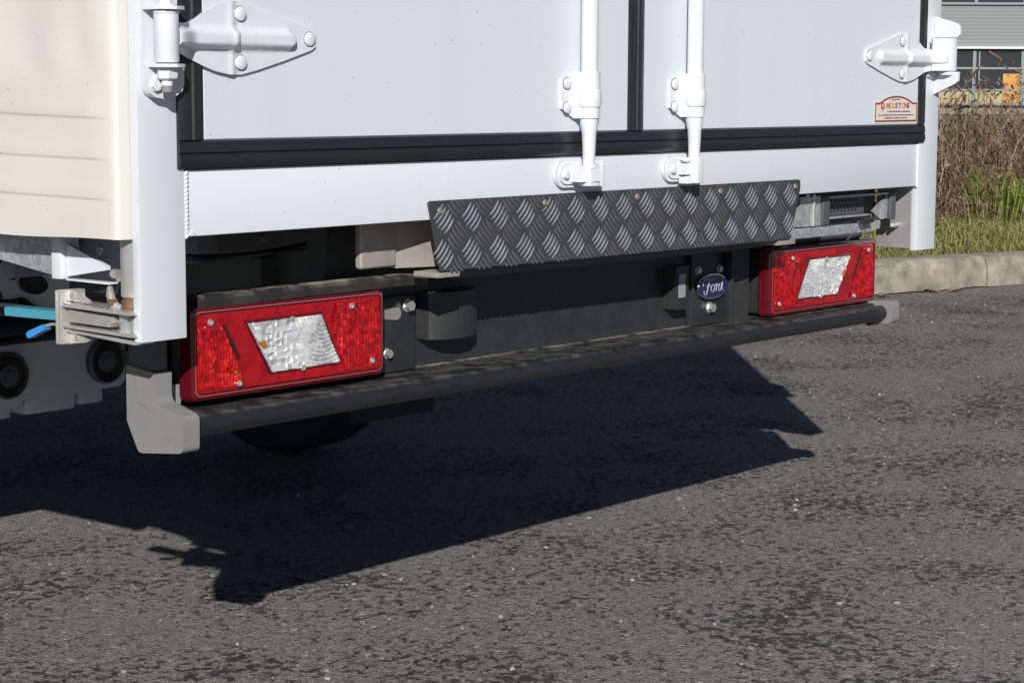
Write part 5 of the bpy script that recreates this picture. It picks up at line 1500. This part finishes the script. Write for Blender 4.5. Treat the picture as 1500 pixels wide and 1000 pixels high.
# window rows: bays with panes, transoms, mullions and infill panels
bayw = 71*PXM; bay0 = fxx(1427) - 5*bayw
z_top, z_tr, z_tr2, z_bot = fz(70), fz(99.5), fz(131), fz(153)
for i in range(-2, 12):
    xa = bay0 + i*bayw
    if xa < W_L-.01 or xa+bayw > W_R: continue
    bm = new_bm()
    box(bm, xa-0.05, xa+0.05, -0.02, 0.12, z_bot, z_top-.08)
    box(bm, xa+0.052, xa+bayw-0.052, -0.01, 0.10, z_tr-0.03, z_tr+0.03); box(bm, xa+0.052, xa+bayw-0.052, -0.01, 0.10, z_tr2-0.03, z_tr2+0.03)
    box(bm, xa+0.052, xa+bayw-0.052, -0.01, 0.10, z_bot, z_bot+0.06)
    if i == 5: box(bm, xa+0.13, xa+0.17, -0.01, 0.11, z_bot+.062, z_top-.09)
    w_ = bpart('window', bm, M['frame'])
    ora = (i in (5, 7, 9))
    for (za, zb) in ((z_tr+.031, z_top-.08), (z_tr2+.031, z_tr-.031)):
        bm = new_bm(); box(bm, xa+0.052, xa+bayw-0.052, 0.04, 0.06, za, zb); bpart('pane', bm, M['glass'], w_)
    bm = new_bm(); box(bm, xa+0.052, xa+bayw-0.052, 0.03, 0.06, z_bot+.061, z_tr2-.031); bpart('infill_panel', bm, M['cream'], w_)
    if ora:
        xo = xa + bayw*0.60
        bm = new_bm(); box(bm, xo, xa+bayw-0.06, -0.002, 0.035, z_tr2+.032, z_tr-0.16, 0.01); bpart('infill_panel', bm, M['orange'], w_)
        bm = new_bm(); box(bm, xo, xa+bayw-0.06, -0.002, 0.025, z_bot+.062, z_tr2-.032, 0.01); bpart('infill_panel', bm, M['orange'], w_)
    if i == 6:
        bm = new_bm(); box(bm, xa+0.09, xa+0.55, -0.004, 0.036, z_bot+.1, z_tr-.06, 0.01); bpart('white_board', bm, M['poster'], w_)
for i in range(-2, 12):
    xa = bay0 + i*bayw
    if xa < W_L-.01 or xa+bayw > W_R: continue
    bm = new_bm(); box(bm, xa-0.05, xa+0.05, -0.02, 0.12, zt_b+.075, fz(-75)-.003); box(bm, xa+0.052, xa+bayw-0.052, -0.01, 0.1, fz(-30), fz(-33)); w_ = bpart('window', bm, M['frame'])
    bm = new_bm(); box(bm, xa+0.052, xa+bayw-0.052, 0.04, 0.06, zt_b+.08, fz(-75)-.004); bpart('pane', bm, M['glass'], w_)
# a low stone plinth wall in front of it, tan coping
WD = 40.0
c0 = CAM + Vector((fw.x, fw.y, 0)).normalized()*WD + fx*(WD*0.235)
bm = new_bm()
MW = Matrix(((fx.x, -fn.x, 0, c0.x), (fx.y, -fn.y, 0, c0.y), (0, 0, 1, 0), (0, 0, 0, 1)))
box(bm, -7, 9, 0, 0.4, 0.0, 0.42, 0, 1, MW)
lw = obj('low_wall', bm, M['lowwall'], None, zoff=0)
tag(lw, 'low dark stone wall with a tan coping in front of the building', 'wall')
for k in range(20):
    bm = new_bm(); box(bm, -7+k*0.8+.01, -7+(k+1)*0.8-.01, -0.05, 0.45, 0.422, 0.56+random.uniform(-.01, .01), 0.02, 1, MW); obj('coping_stone', bm, M['tanwall'], lw, zoff=0)
